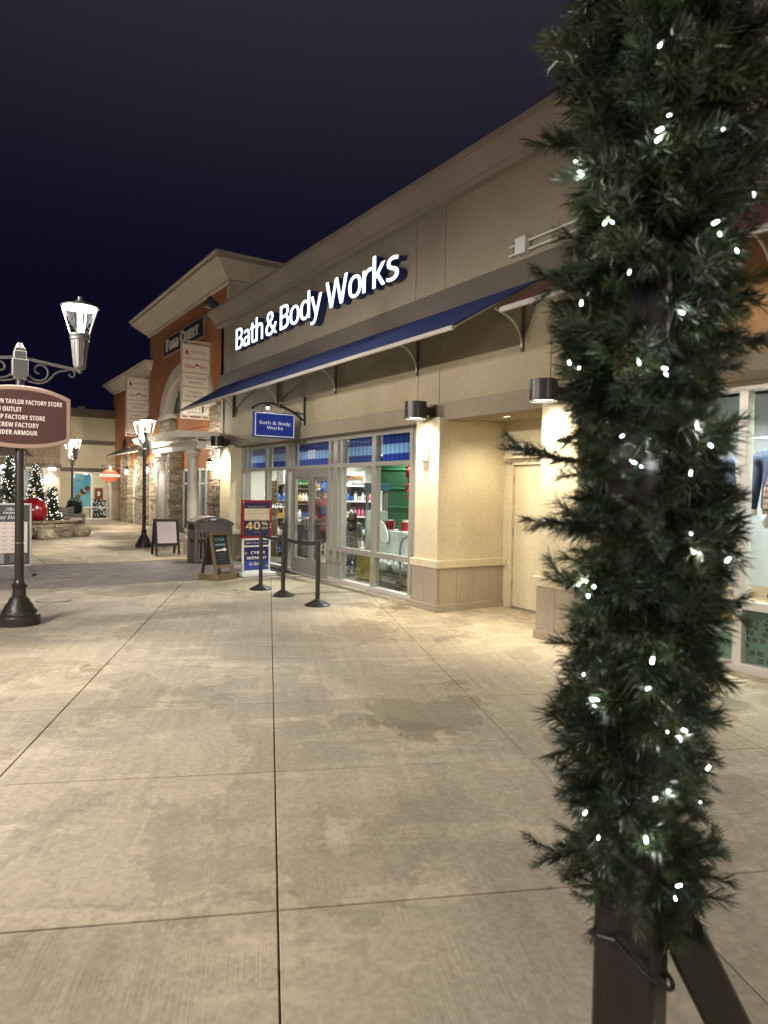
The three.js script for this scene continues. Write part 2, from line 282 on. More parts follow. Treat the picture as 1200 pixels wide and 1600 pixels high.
// piers with ledge and tiled base
for (const [z0, z1, xb] of [[-8.2, -7.65, 7.15], [-5.72, -5.17, 7.15], [-16.42, -15.72, 6.35]]) {
  wpart(shop, 'pier', rbx(5.87, xb, 0.7, 2.72, z0, z1, 0.008), M.creamWall);
  wpart(shop, 'pier_ledge', [rbx(5.825, xb, 0.61, 0.72, z0 - 0.045, z1 + 0.045, 0.01)], M.creamWall);
  wpart(shop, 'pier_skirting', [rbx(5.835, xb, 0, 0.1, z0 - 0.035, z1 + 0.035, 0.006)], M.tileBase);
  const n = z1 - z0 > 0.6 ? 3 : 2, w = (z1 - z0 + 0.02) / n;
  for (let i = 0; i < n; i++) wpart(shop, 'base_tile', rbx(5.85, 5.9, 0.1, 0.61, z0 - 0.01 + i * w + 0.002, z0 - 0.01 + (i + 1) * w - 0.002, 0.004), M.tileBase);
  if (xb > 7) for (let i = 0; i < 4; i++) wpart(shop, 'base_tile', rbx(5.902 + i * 0.31, 6.208 + i * 0.31, 0.1, 0.61, z1 - 0.03, z1 + 0.02, 0.004), M.tileBase);
  wpart(shop, 'pier_core', bx(5.9, xb, 0, 0.7, z0 + 0.02, z1 - 0.04), M.tileBase);
}
// recess with the service door
wpart(shop, 'recess_wall', [bx(7.1, 7.3, 2.13, 2.75, -7.66, -5.7), bx(7.1, 7.3, 0, 2.14, -7.66, -7.49), bx(7.1, 7.3, 0, 2.14, -6.42, -5.7)], M.creamWall);
wpart(shop, 'recess_ledge', rbx(7.06, 7.1, 0.61, 0.72, -7.65, -7.56, 0.006), M.creamWall);
wpart(shop, 'soffit', bx(5.97, 7.2, 2.72, 2.74, -7.66, -5.71), M.tanWall);
{
  const door = wpart(shop, 'service_door', rbx(7.115, 7.16, 0.02, 2.08, -7.445, -6.465, 0.004), M.creamWall, 'plain cream painted service door with three hinges');
  wpart(shop, 'door_frame', [rbx(7.07, 7.13, 0, 2.13, -7.49, -7.45, 0.004), rbx(7.07, 7.13, 0, 2.13, -6.46, -6.42, 0.004), rbx(7.07, 7.13, 2.09, 2.13, -7.49, -6.42, 0.004)], M.creamWall);
  wpart(shop, 'drip_cap', rbx(6.99, 7.1, 2.18, 2.21, -7.56, -6.35, 0.006), M.creamWall);
  for (const y of [0.28, 1.05, 1.82]) wpart(door, 'hinge', cyl(0.012, 0.012, 0.12, 7.105, y, -7.452, 8), M.steel);
  wpart(door, 'handle', [bar([7.06, 1.0, -6.55], [7.11, 1.0, -6.55], 0.012), bar([7.06, 1.0, -6.55], [7.06, 1.0, -6.66], 0.011)], M.steel);
  wpart(shop, 'threshold', rbx(7.06, 7.16, 0, 0.015, -7.45, -6.46, 0.003), M.steel);
  const ex = thing('transom_sign', 'small pale notice box above the cream service door in the recess', 'sign box', [7.06, 2.33, -7.3]); part(ex, 'case', rb(0.05, 0.17, 0.3, 0.01), M.grey); part(ex, 'face', rb(0.01, 0.14, 0.26, 0.004, -0.028, 0, 0), M.offWhite);
}
// shop front: aluminium grid, glass, doors.  z positions of the verticals
const SX = 6.2;
const mullion = (z0, z1, y0 = 0.05, y1 = 2.62, dx = 0.05) => wpart(shop, 'mullion', rbx(SX - dx, SX + 0.06, y0, y1, z0, z1, 0.004), M.alu);
for (const [a, b] of [[-15.72, -15.66], [-15.45, -15.40], [-14.33, -14.2], [-13.26, -13.11], [-12.96, -12.9], [-11.38, -11.32], [-11.19, -11.05], [-10.93, -10.87], [-9.86, -9.74], [-8.76, -8.68]]) mullion(a, b);
wpart(shop, 'mullion', rbx(SX - 0.03, SX + 0.05, 0, 2.68, -8.68, -8.2, 0.004), M.alu);
wpart(shop, 'head_rail', rbx(SX - 0.055, SX + 0.06, 2.60, 2.69, -15.72, -8.66, 0.004), M.alu);
wpart(shop, 'transom_rail', rbx(SX - 0.045, SX + 0.055, 2.10, 2.17, -15.7, -8.68, 0.004), M.alu);
for (const [a, b] of [[-15.7, -12.93], [-11.35, -8.68]]) wpart(shop, 'mid_rail', rbx(SX - 0.045, SX + 0.055, 0.57, 0.66, a, b, 0.004), M.alu);
for (const [a, b] of [[-15.72, -12.93], [-11.35, -8.66]]) wpart(shop, 'sill_rail', rbx(SX - 0.06, SX + 0.06, 0.0, 0.075, a, b, 0.004), M.aluPale);
const bays = [[-15.66, -15.45], [-15.4, -14.33], [-14.2, -13.26], [-13.11, -12.96], [-11.32, -11.19], [-11.05, -10.93], [-10.87, -9.86], [-9.74, -8.76]];
for (const [a, b] of bays) {
  wpart(shop, 'pane', bx(SX, SX + 0.008, 2.17, 2.6, a, b), M.glass);
  wpart(shop, 'pane', bx(SX, SX + 0.008, 0.66, 2.1, a, b), M.glass);
  wpart(shop, 'pane', bx(SX, SX + 0.008, 0.075, 0.57, a, b), M.glass);
}
wpart(shop, 'pane', bx(SX, SX + 0.008, 2.17, 2.6, -12.9, -11.38), M.glass);
for (const [a, b, s] of [[-12.9, -12.143, 1], [-12.137, -11.38, -1]]) {
  const d = wpart(shop, 'door', [rbx(SX - 0.03, SX + 0.03, 0.02, 2.1, a, a + 0.085, 0.004), rbx(SX - 0.03, SX + 0.03, 0.02, 2.1, b - 0.085, b, 0.004), rbx(SX - 0.03, SX + 0.03, 1.94, 2.1, a + 0.085, b - 0.085, 0.004), rbx(SX - 0.03, SX + 0.03, 0.02, 0.32, a + 0.085, b - 0.085, 0.004)], M.doorFrame);
  wpart(d, 'pane', bx(SX, SX + 0.008, 0.32, 1.94, a + 0.085, b - 0.085), M.glass);
  const hz = s > 0 ? b - 0.05 : a + 0.05;
  wpart(d, 'handle', tube([[SX - 0.03, 1.16, hz], [SX - 0.09, 1.16, hz], [SX - 0.09, 0.92, hz], [SX - 0.03, 0.92, hz]], 0.011, 30), M.steel);
  for (const y of [1.0, 1.09]) wpart(d, 'push_bar', rbx(SX + 0.06, SX + 0.1, y, y + 0.04, a + 0.08, b - 0.08, 0.006), M.steel);
}
wpart(shop, 'threshold', rbx(SX - 0.08, SX + 0.08, 0.0, 0.018, -12.9, -11.38, 0.003), M.aluPale);
{ // house number on the transom glass
  const n = thing('house_number', 'white number 680 on the glass above the shop doors', 'number', [SX - 0.012, 2.3, -12.14], -Math.PI / 2);
  let x = -0.16;
  for (const ch of '680') { const g = new TextGeometry(ch, { font: fontBold, size: 0.17, depth: 0.004, curveSegments: 8 }); g.computeBoundingBox(); const w = g.boundingBox.max.x; g.scale(0.75, 1, 1); part(n, 'digit', g.translate(x, 0, 0), M.offWhite); x += w * 0.75 + 0.015; }
}
// inside of the shop
wpart(shop, 'interior_floor', muv(bx(6.22, 11.9, 0.004, 0.016, -16.6, -7.75)), std(0.20, 0.175, 0.15, 0.45, 0, { map: woodTone }));
wpart(shop, 'interior_ceiling', bx(6.3, 12, 3.0, 3.1, -16.65, -7.7), std(0.5, 0.49, 0.47, 0.9));
const inWall = std(0.58, 0.55, 0.49, 0.85);
wpart(shop, 'interior_wall', [bx(11.9, 12.1, 0, 3.1, -16.7, -7.6), bx(6.3, 11.9, 0, 3.05, -16.62, -16.5), bx(7.2, 11.9, 0, 3.05, -7.85, -7.6)], inWall);
const gingham = canvasTex(512, 256, (g, w, h) => {
  g.fillStyle = '#f0f2f8'; g.fillRect(0, 0, w, h); g.fillStyle = 'rgba(24,52,150,.45)';
  for (let i = 0; i < 8; i++) g.fillRect(i * 64, 0, 32, h); for (let j = 0; j < 2; j++) g.fillRect(0, j * 128 + 32, w, 64);
});
gingham.wrapS = gingham.wrapT = THREE.RepeatWrapping;
const ginghamDark = canvasTex(512, 256, (g, w, h) => {
  g.fillStyle = '#86aee6'; g.fillRect(0, 0, w, h); for (let i = 0; i < 16; i++) { g.fillStyle = i % 2 ? '#7aa4e0' : '#a4c6f2'; g.fillRect(i * 32, 70, 32, 110); }
  for (let i = 0; i < 16; i++) for (const [y, hh] of [[0, 84], [172, 84]]) { g.fillStyle = i % 2 ? '#14277a' : '#2440a4'; g.fillRect(i * 32, y, 32, hh); }
});
ginghamDark.wrapS = THREE.RepeatWrapping; ginghamDark.repeat.set(1, 1);
for (const [a, b] of [[-15.66, -15.45], [-15.4, -14.33], [-14.2, -13.26], [-12.9, -11.38], [-10.87, -9.86], [-9.74, -8.76]]) {
  const w = b - a, p = new THREE.PlaneGeometry(w, 0.46), u = p.attributes.uv; for (let i = 0; i < u.count; i++) u.setX(i, u.getX(i) * w / 1.05);
  const m = wpart(shop, 'valance', p.rotateY(-Math.PI / 2).translate(SX + 0.09, 2.38, (a + b) / 2), new THREE.MeshPhysicalMaterial({ color: rgb(0.9, 0.93, 1), roughness: 0.95, map: ginghamDark, side: THREE.DoubleSide, transmission: 0.45, thickness: 0 })); m.userData.label = 'blue checked valance behind the transom glass';
}
// lights in the shop
for (const [x, z, where] of [[7.3, -15.2, 'nearest the windows left of the doors'], [7.3, -12.3, 'just inside the double doors'], [7.3, -9.6, 'over the white display table'], [9.4, -15.4, 'over the left wall shelves'], [9.4, -13.2, 'over the green display panel'], [9.4, -10.6, 'behind the white display table, deeper in'], [11, -14.2, 'by the checked banner'], [11, -11, 'deepest at the right of the shop']]) {
  const t = thing('ceiling_downlight', 'round ceiling downlight inside the soap shop ' + where, 'ceiling light', [x, 3.0, z], 0, 'downlights in the soap shop ceiling');
  part(t, 'trim_ring', new THREE.TorusGeometry(0.085, 0.012, 6, 24).rotateX(Math.PI / 2).translate(0, -0.005, 0), M.white); part(t, 'lens', cyl(0.075, 0.075, 0.012, 0, -0.012, 0, 20), M.glow);
  spotLight(t, 'downlight_lamp', [0, -0.04, 0], [0, -3, 0], LV.shop, [1, 0.97, 0.93], 1.25, 4, 0.7);
}

// ------------------------------------------------------------------ the clothes shop front right of the recess
const clothes = thing('clothes_shop_front', 'bright glazed clothes shop front with pale frames behind the garland', 'shop front', [6.5, 0, -1.2]);
for (const [a, b] of [[-5.17, -5.07], [-3.72, -3.63], [-2.2, -2.1], [-0.7, -0.6], [0.8, 0.9], [2.85, 2.95]]) wpart(clothes, 'mullion', rbx(6.45, 6.56, 0.05, 2.72, a, b, 0.005), M.aluPale);
wpart(clothes, 'head_rail', rbx(6.44, 6.57, 2.68, 2.77, -5.17, 2.95, 0.005), M.aluPale);
wpart(clothes, 'mid_rail', rbx(6.45, 6.56, 0.60, 0.68, -5.1, 2.95, 0.005), M.aluPale);
wpart(clothes, 'sill_rail', rbx(6.42, 6.58, 0, 0.09, -5.17, 2.95, 0.005), M.aluPale);
wpart(clothes, 'head_soffit', bx(6.0, 6.6, 2.77, 2.80, -5.17, 2.95), M.tanWall);
for (const [a, b] of [[-5.07, -3.72], [-3.63, -2.2], [-2.1, -0.7], [-0.6, 0.8], [0.9, 2.85]]) { wpart(clothes, 'pane', bx(6.5, 6.508, 0.68, 2.68, a, b), M.glass); wpart(clothes, 'pane', bx(6.5, 6.508, 0.09, 0.6, a, b), M.glass); }
wpart(clothes, 'room_shell', [bx(6.6, 10.2, 0.004, 0.02, -5.1, 2.9), bx(10, 10.2, 0, 3.2, -5.3, 3), bx(6.6, 10.2, 3.05, 3.15, -5.3, 3), bx(6.55, 10.2, 0, 3.1, -5.3, -5.17), bx(6.55, 10.2, 0, 3.1, 2.95, 3.1)], std(0.60, 0.60, 0.58, 0.8));
wpart(clothes, 'display_platform', rbx(6.75, 8.2, 0.02, 0.62, -5.05, 2.8, 0.02), std(0.55, 0.40, 0.22, 0.6, 0, { map: woodTone }));
wpart(clothes, 'display_backdrop', bx(8.2, 8.26, 0.62, 2.9, -5.05, 2.8), std(0.55, 0.60, 0.62, 0.8));
{
  // stripes and mirror-ball print on the lower panes
  const stripes = canvasTex(128, 128, (g) => { g.fillStyle = '#c79b66'; g.fillRect(0, 0, 128, 44); g.fillStyle = '#f0ece4'; g.fillRect(0, 44, 128, 20); g.fillStyle = '#7fa08c'; g.fillRect(0, 64, 128, 64); });
  wpart(clothes, 'window_print', new THREE.PlaneGeometry(1.33, 0.51).rotateY(-Math.PI / 2).translate(6.522, 0.345, -4.395), std(1, 1, 1, 0.6, 0, { map: stripes }));
  const ball = canvasTex(512, 256, (g) => {
    g.fillStyle = '#3f5f56'; g.fillRect(0, 0, 512, 256); const cx = 150, cy = 205, R = 190;
    g.fillStyle = '#5d8475'; g.beginPath(); g.arc(cx, cy, R, 0, 7); g.fill(); let s = 7;
    for (let la = -8; la <= 8; la++) for (let lo = -8; lo <= 8; lo++) {
      s = (s * 1103515245 + 12345) & 0x7fffffff; if (s % 10 < 3) continue; const a = la * 0.17, b = lo * 0.18, x = cx + R * Math.cos(a) * Math.sin(b), y = cy - R * Math.sin(a), w = R * 0.12 * Math.cos(a) * Math.cos(b), h = R * 0.12 * Math.cos(a);
      g.fillStyle = ['#22332f', '#31473f', '#48695e', '#1a2624'][s % 4]; g.fillRect(x - w / 2, y - h / 2, w, h);
    }
  });
  wpart(clothes, 'window_print', new THREE.PlaneGeometry(1.42, 0.51).rotateY(-Math.PI / 2).translate(6.522, 0.345, -2.915), std(1, 1, 1, 0.6, 0, { map: ball }));
}
for (const [z, where] of [[-4.4, 'over the blue shirted mannequin'], [-3.1, 'by the plaid shirted mannequin, towards the viewer'], [-1.4, 'third from the recess'], [0.2, 'fourth from the recess'], [1.8, 'farthest from the recess']]) {
  const t = thing('window_downlight', 'round ceiling downlight in the clothes shop window ' + where, 'ceiling light', [7.2, 3.05, z], 0, 'downlights in the clothes shop window');
  part(t, 'lens', cyl(0.09, 0.09, 0.012, 0, -0.012, 0, 20), M.glow); part(t, 'trim_ring', new THREE.TorusGeometry(0.1, 0.012, 6, 24).rotateX(Math.PI / 2).translate(0, -0.006, 0), M.white);
  spotLight(t, 'downlight_lamp', [0, -0.04, 0], [0, -3, 0], LV.shop2, [1, 0.96, 0.92], 1.2, 4, 0.7);
}

// ------------------------------------------------------------------ awnings
function awning(name, label, mat, z0, z1, inset, xf, yTop, yF, brackets, xWall = 6.02) {
  const t = thing(name, label, 'awning', [xWall, yF, (z0 + z1) / 2]), th = 0.012;
  const A = [xWall - 0.06, yTop, z0], B = [xWall - 0.06, yTop, z1], C = [xf, yF + 0.05, z1 - inset], D = [xf, yF + 0.05, z0 + inset], lo = (p) => [p[0] + 0.004, p[1] - th, p[2]];
  const nz = 72, nt = 8, sheet = (off) => {   // canvas stretched over the brackets, sagging a little between them
    const g = new THREE.PlaneGeometry(1, 1, nz, nt), p = g.attributes.position;
    for (let i = 0; i < p.count; i++) {
      const s = p.getX(i) + 0.5, q = p.getY(i) + 0.5, za = D[2] + (A[2] - D[2]) * q, zb = C[2] + (B[2] - C[2]) * q, z = za + (zb - za) * s; let near = 9; for (const b of brackets) near = Math.min(near, Math.abs(z - b));
      const sag = 0.02 * Math.sin(Math.PI * q) * Math.min(1, near / 0.9) + 0.004 * Math.sin(z * 7.3) * Math.sin(Math.PI * q) + 0.003 * Math.sin(z * 19 + q * 5) * (1 - q);
      p.setXYZ(i, D[0] + (A[0] - D[0]) * q, D[1] + (A[1] - D[1]) * q - sag - off, z);
    }
    g.computeVertexNormals(); return muv(g.toNonIndexed());
  };
  wpart(t, 'canopy', [sheet(0), sheet(th)], mat);
  wpart(t, 'front_bar', rbx(xf - 0.012, xf + 0.03, yF - 0.005, yF + 0.05, z0 + inset, z1 - inset, 0.01), M.barGrey);
  for (const z of brackets) {
    const b = wpart(t, 'bracket', [tube([[xWall - 0.03, yF - 0.05, z], [xWall - 0.06, yF + 0.1, z], [xWall - 0.2, yF + 0.26, z], [xWall - 0.48, yF + 0.36, z]], 0.014, 20), bar([xf + 0.03, yF + 0.025, z], [xWall - 0.07, yTop - 0.05, z], 0.014)], M.offWhite);
    wpart(b, 'wall_plate', rbx(xWall - 0.035, xWall - 0.003, yF - 0.1, yF + 0.55, z - 0.022, z + 0.022, 0.005), M.brownBand);
  }
  return t;
}
awning('blue_awning', 'long royal blue canvas awning over the soap shop windows', M.blueCanvas, -16.7, -5.86, 0.28, 4.87, 4.205, 3.50, [-15.94, -13.39, -10.89, -8.39, -6.2]);
awning('red_awning', 'dark red canvas awning half hidden behind the garland', M.redCanvas, -5.45, 2.6, 0.08, 4.87, 4.19, 3.53, [-5.1, -3.2, -1.2, 0.8]);

// ------------------------------------------------------------------ big lit letters
{
  const t = thing('shop_lettering', 'white lit raised letters on the tan wall above the blue awning', 'shop sign', [5.965, 4.88, -12], -Math.PI / 2);
  const wEnd = 6.66, size = 0.475, chars = [...'Bath & Body Works'], geos = []; let x = 0;
  for (const ch of chars) {
    if (ch === ' ') { x += 0.085; continue; }
    const g = new TextGeometry(ch, { font, size, depth: 0.125, curveSegments: 10, bevelEnabled: true, bevelThickness: 0.004, bevelSize: 0.001, bevelSegments: 1 }); g.computeBoundingBox();
    const b = g.boundingBox; g.translate(-b.min.x, 0, 0); geos.push([g, x]); x += b.max.x - b.min.x + 0.034;
  }
  const k = wEnd / (x - 0.034);
  for (const [g, x0] of geos) {
    g.translate(x0, 0, 0).scale(k, 1.0, 1).translate(-wEnd / 2, 0, 0);
    const m = part(t, 'letter', g, M.letterSide);
    // bright face as the front cap, dark return behind it
    const face = g.clone(); face.scale(1, 1, 0.1).translate(0, 0, 0.136); m.geometry = g; const f = part(m, 'letter_face', face, M.letterFace);
    f.castShadow = false;
  }
  const l = new THREE.RectAreaLight(rgb(0.8, 0.9, 1), 1.1, 6.6, 0.5); l.name = 'lettering_light'; l.position.set(0, 0.24, 0.2); l.rotation.y = Math.PI; t.add(l);
}
// ------------------------------------------------------------------ projecting blue sign
function canvasSign(t, name, w, h, px, draw, x, y, z, mat = {}, ry = 0) {
  const m = part(t, name, new THREE.PlaneGeometry(w, h), std(1, 1, 1, 0.5, 0, { map: canvasTex(px, Math.round(px * h / w), draw), ...mat })); m.position.set(x, y, z); m.rotation.y = ry; return m;
}
{
  const t = thing('blade_sign', 'rectangular blue sign with white border hanging from a curved black bracket', 'hanging sign', [6.0, 2.65, -12.12]);
  const draw = (g, w, h) => { g.fillStyle = '#0f2f8e'; g.fillRect(0, 0, w, h); g.fillStyle = '#eef1ff'; fit(g, 'Bath & Body', w / 2, h * 0.42, w * 0.84, h * 0.2, ''); fit(g, 'Works', w / 2, h * 0.64, w * 0.44, h * 0.2, ''); };
  part(t, 'panel', rb(0.83, 0.48, 0.1, 0.008, -0.63, 0.24, 0), M.signBlue);
  part(t, 'border', [rb(0.80, 0.018, 0.012, 0.004, -0.63, 0.455, 0.052), rb(0.80, 0.018, 0.012, 0.004, -0.63, 0.03, 0.052), rb(0.018, 0.443, 0.012, 0.004, -1.021, 0.2425, 0.052), rb(0.018, 0.443, 0.012, 0.004, -0.239, 0.2425, 0.052)], M.signFrame);
  canvasSign(t, 'sign_face', 0.76, 0.405, 1024, draw, -0.63, 0.2425, 0.0535);
  part(t, 'arm', [tube([[-1.07, 0.53, 0], [-0.95, 0.6, 0], [-0.7, 0.645, 0], [-0.45, 0.6, 0], [-0.2, 0.5, 0], [-0.03, 0.38, 0]], 0.026, 30, 8), bar([-0.3, 0.53, 0], [-0.02, 0.5, 0], 0.012)], M.black);
  part(t, 'wall_plate', rb(0.06, 0.58, 0.07, 0.01, 0, 0.54, 0), M.black); part(t, 'arm_joint', rb(0.09, 0.08, 0.07, 0.01, -0.5, 0.61, 0), M.black);
  part(t, 'hanger', [bar([-0.9, 0.48, 0], [-0.9, 0.6, 0], 0.009), bar([-0.4, 0.48, 0], [-0.4, 0.58, 0], 0.009)], M.black);
  part(t, 'lamp_bulb', new THREE.SphereGeometry(0.035, 12, 8).translate(-0.77, 0.555, 0.03), M.glowSoft); part(t, 'lamp_cup', cyl(0.035, 0.02, 0.05, -0.77, 0.575, 0.03, 12), M.black);
  pointLight(t, 'sign_lamp', [-0.77, 0.555, 0.03], 0.35, LED, 1.5);
}
// ------------------------------------------------------------------ cylinder wall lights, recessed light, small fittings
function wallLight(label, z) {
  const t = thing('cylinder_wall_light', label, 'wall light', [5.66, 2.70, z], 0, undefined);
  part(t, 'can', new THREE.CylinderGeometry(0.155, 0.155, 0.23, 32, 1, true).translate(0, 0.115, 0), M.bronze); part(t, 'lid', cyl(0.155, 0.155, 0.008, 0, 0.226, 0, 32), M.bronze);
  part(t, 'rim', new THREE.TorusGeometry(0.155, 0.006, 6, 36).rotateX(Math.PI / 2), M.steel); part(t, 'lens', cyl(0.145, 0.145, 0.01, 0, 0.02, 0, 28), M.glow); part(t, 'wall_arm', rb(0.2, 0.1, 0.1, 0.01, 0.22, 0.12, 0), M.bronze);
  spotLight(t, 'wall_light_lamp', [0, -0.005, 0], [0.45, -2, 0], LV.wall, WARM, 1.05, 5, 0.8);
}
wallLight('bronze cylinder light above the cream pier left of the recess', -7.93);
wallLight('bronze cylinder light above the pier just left of the garland', -5.5);
wallLight('bronze cylinder light at the far left pier of the soap shop', -16.05);
{
  const t = thing('recessed_light', 'round recessed light in the soffit of the door recess', 'ceiling light', [6.4, 2.72, -6.95]);
  part(t, 'trim_ring', new THREE.TorusGeometry(0.1, 0.014, 6, 30).rotateX(Math.PI / 2), M.white); part(t, 'lens', cyl(0.092, 0.092, 0.01, 0, -0.012, 0, 24), M.glowWarm);
  spotLight(t, 'recess_lamp', [0, -0.03, 0], [0.15, -2, 0.05], LV.soffit, [1, 0.85, 0.62], 1.3, 5, 0.7);
}
{
  const t = thing('alarm_box', 'small cream alarm box with strobe on the pier below the cylinder light', 'alarm', [5.87, 2.21, -7.94]);
  part(t, 'case', rb(0.05, 0.21, 0.14, 0.012, -0.024, 0, 0), M.offWhite); part(t, 'strobe', rb(0.02, 0.05, 0.09, 0.008, -0.055, -0.055, 0), M.white); part(t, 'grille', [-0.03, -0.005, 0.02, 0.045, 0.07].map((y) => rb(0.006, 0.006, 0.1, 0.002, -0.05, y, 0)), M.grey);
}
{
  const t = thing('junction_box', 'pale square electrical box with two conduits on the upper tan wall', 'electrical box', [5.99, 4.66, -6.18]);
  part(t, 'case', rb(0.09, 0.2, 0.18, 0.008, -0.045, 0, 0), M.offWhite);
  for (const y of [-0.06, 0.045]) part(t, 'conduit', bar([-0.03, y, -0.24], [-0.03, y, 1.1], 0.014, 8), M.offWhite);
  part(t, 'strap', [rb(0.01, 0.2, 0.02, 0.003, -0.02, 0, 0.45), rb(0.01, 0.2, 0.02, 0.003, -0.02, 0, -0.18)], M.grey);
}
{
  const t = thing('roof_floodlight', 'unlit grey bullet floodlight on the roof corner beside the orange tower', 'floodlight', [5.92, 6.08, -17.0]);
  const b = part(t, 'housing', lathe([[0.0, -0.2], [0.08, -0.19], [0.12, -0.1], [0.13, 0.05], [0.17, 0.16], [0.165, 0.17], [0, 0.15]], 20), M.lampMetal); b.rotation.set(0, 0, 1.1); b.position.set(-0.08, 0.2, 0); part(t, 'mount', [cyl(0.03, 0.03, 0.16, 0, 0, 0, 10), cyl(0.06, 0.06, 0.02, 0, 0, 0, 14)], M.grey);
}

// ------------------------------------------------------------------ food court tower
const tower = thing('food_court_tower', 'orange stucco food court tower with wide cream cornice and arched window', 'building', [7.8, 0, -26]);
const TX = 7.8, TZ0 = -30.7, TZ1 = -21.1;
// arch: elliptical opening
const archShape = (a, b, y0, zc) => { const s = new THREE.Shape(); s.absellipse(zc, y0, a, b, 0, Math.PI, false); return s; };
{
  const face = new THREE.Shape(); face.moveTo(TZ0, 4.5); face.lineTo(TZ1, 4.5); face.lineTo(TZ1, 8.2); face.lineTo(TZ0, 8.2); face.closePath();
  const hole = new THREE.Path(); hole.absellipse(-25.6, 4.5, 2.6, 1.45, 0, Math.PI, false); face.holes.push(hole);
  const g = new THREE.ExtrudeGeometry(face, { depth: 0.25, bevelEnabled: false, curveSegments: 40 }); g.rotateY(-Math.PI / 2); g.translate(TX + 0.25, 0, 0);
  wpart(tower, 'wall', muv(g), M.orange);
}
wpart(tower, 'lower_wall', [bx(TX + 0.3, TX + 0.5, 2.45, 3.9, TZ0, TZ1), bx(TX + 0.3, TX + 0.5, 0, 2.45, TZ0, -28.4), bx(TX + 0.3, TX + 0.5, 0, 2.45, -23.9, TZ1), bx(TX + 0.1, TX + 0.5, 3.9, 4.5, -27.2, -23.9), bx(TX, 14, 0, 8.2, TZ1, TZ1 + 0.02), bx(TX + 0.26, 14, 0, 8.2, TZ0, TZ0 + 0.02), bx(TX, TX + 0.25, 3.0, 4.5, TZ0, -28.9), bx(TX, TX + 0.25, 3.0, 4.5, -22.6, TZ1)], M.orange);
{
  const s = new THREE.Shape(); s.absellipse(-25.6, 4.5, 3.2, 1.9, 0, Math.PI, false); const h = new THREE.Path(); h.absellipse(-25.6, 4.5, 2.55, 1.4, 0, Math.PI, false); s.holes.push(h);
  const g = new THREE.ExtrudeGeometry(s, { depth: 0.5, bevelEnabled: false, curveSegments: 48 }); g.rotateY(-Math.PI / 2); g.translate(TX + 0.4, 0, 0); wpart(tower, 'arch_trim', muv(g), M.trim);
  wpart(tower, 'arch_sill', [rbx(TX - 0.15, TX + 0.3, 4.42, 4.58, -28.9, -27.0), rbx(TX - 0.15, TX + 0.3, 4.42, 4.58, -24.2, -22.3)], M.trim);
  const gl = new THREE.ExtrudeGeometry(archShape(2.6, 1.45, 4.5, -25.6), { depth: 0.02, bevelEnabled: false, curveSegments: 40 }); gl.rotateY(-Math.PI / 2); gl.translate(TX + 0.3, 0, 0); wpart(tower, 'arch_window', muv(gl), std(0.03, 0.035, 0.04, 0.12));
  wpart(tower, 'arch_mullion', [-27.4, -26.5, -25.6, -24.7, -23.8].map((z) => bx(TX + 0.24, TX + 0.31, 4.5, 4.5 + 1.4 * Math.sqrt(1 - ((z + 25.6) / 2.6) ** 2), z - 0.03, z + 0.03)), M.grey);
}
function cornice(t, x0, z0, z1, y, out, h, mat, xb = 14) {   // front at x0, returns at both ends
  const ring = (o) => [x0 - o, z0 - o, z1 + o], box = (o, ya, yb) => { const [x, a, b] = ring(o); return rbx(x, xb, ya, yb, a, b, 0.015); };
  const [xa, a0, a1] = ring(0.14), [xc, c0, c1] = ring(out * 0.82);
  wpart(t, 'cornice_bead', box(0.1, y, y + h * 0.14), mat);
  wpart(t, 'cornice_cove', hexa([[xa, y + h * 0.14, a0], [xa, y + h * 0.14, a1], [xb, y + h * 0.14, a1], [xb, y + h * 0.14, a0], [xc, y + h * 0.72, c0], [xc, y + h * 0.72, c1], [xb, y + h * 0.72, c1], [xb, y + h * 0.72, c0]]), mat);
  wpart(t, 'cornice_fascia', box(out * 0.9, y + h * 0.72, y + h * 0.92), mat); wpart(t, 'cornice_cap', box(out, y + h * 0.92, y + h), mat);
}
cornice(tower, TX, TZ0, TZ1, 8.17, 0.75, 0.72, M.trim);
wpart(tower, 'corner_board', [rbx(TX - 0.03, TX + 0.2, 7.0, 8.17, TZ1 - 0.2, TZ1 + 0.03), rbx(TX, 8.6, 7.85, 8.17, TZ1, TZ1 + 0.05)], M.trim);
// ledge stone cladding: rough courses
function ledgeStone(x0, y0, y1, z0, z1, retZ) {
  const out = [[], [], []];
  for (let y = y0; y < y1 - 0.02;) {
    const h = Math.min(rr(0.05, 0.13), y1 - y);
    for (let z = z0; z < z1 - 0.02;) { const w = Math.min(rr(0.14, 0.48), z1 - z), p = rr(0, 0.05); out[(rnd() * 3) | 0].push(rbx(x0 - p, x0 + 0.3, y + 0.004, y + h - 0.004, z + 0.004, z + w - 0.004, 0.008)); z += w; }
    if (retZ) for (let x = x0 + 0.02; x < x0 + 0.6;) { const w = rr(0.15, 0.4), p = rr(0, 0.04); out[(rnd() * 3) | 0].push(rbx(x, x + w - 0.008, y + 0.004, y + h - 0.004, z1 - 0.2, z1 + p, 0.008)); x += w; }
    y += h;
  }
  return out;
}
function cladding(t, ...a) { ledgeStone(...a).forEach((l, i) => { if (l.length) wpart(t, 'ledge_stone', l, [M.stone, M.stoneB, M.stoneC][i]).userData.kind = 'stuff'; }); }
for (const [z0, z1, top] of [[-28.75, -27.1, 4.42], [-22.5, -21.15, 4.42]]) { wpart(tower, 'stone_pier', bx(TX - 0.1, TX + 0.55, 0, top, z0 + 0.05, z1 - 0.05), M.stoneDark); cladding(tower, TX - 0.12, 0, top, z0, z1, true); wpart(tower, 'stone_cap', rbx(TX - 0.22, TX + 0.5, 1.18, 1.26, z0 - 0.04, z1 + 0.05, 0.01), M.stoneB); }
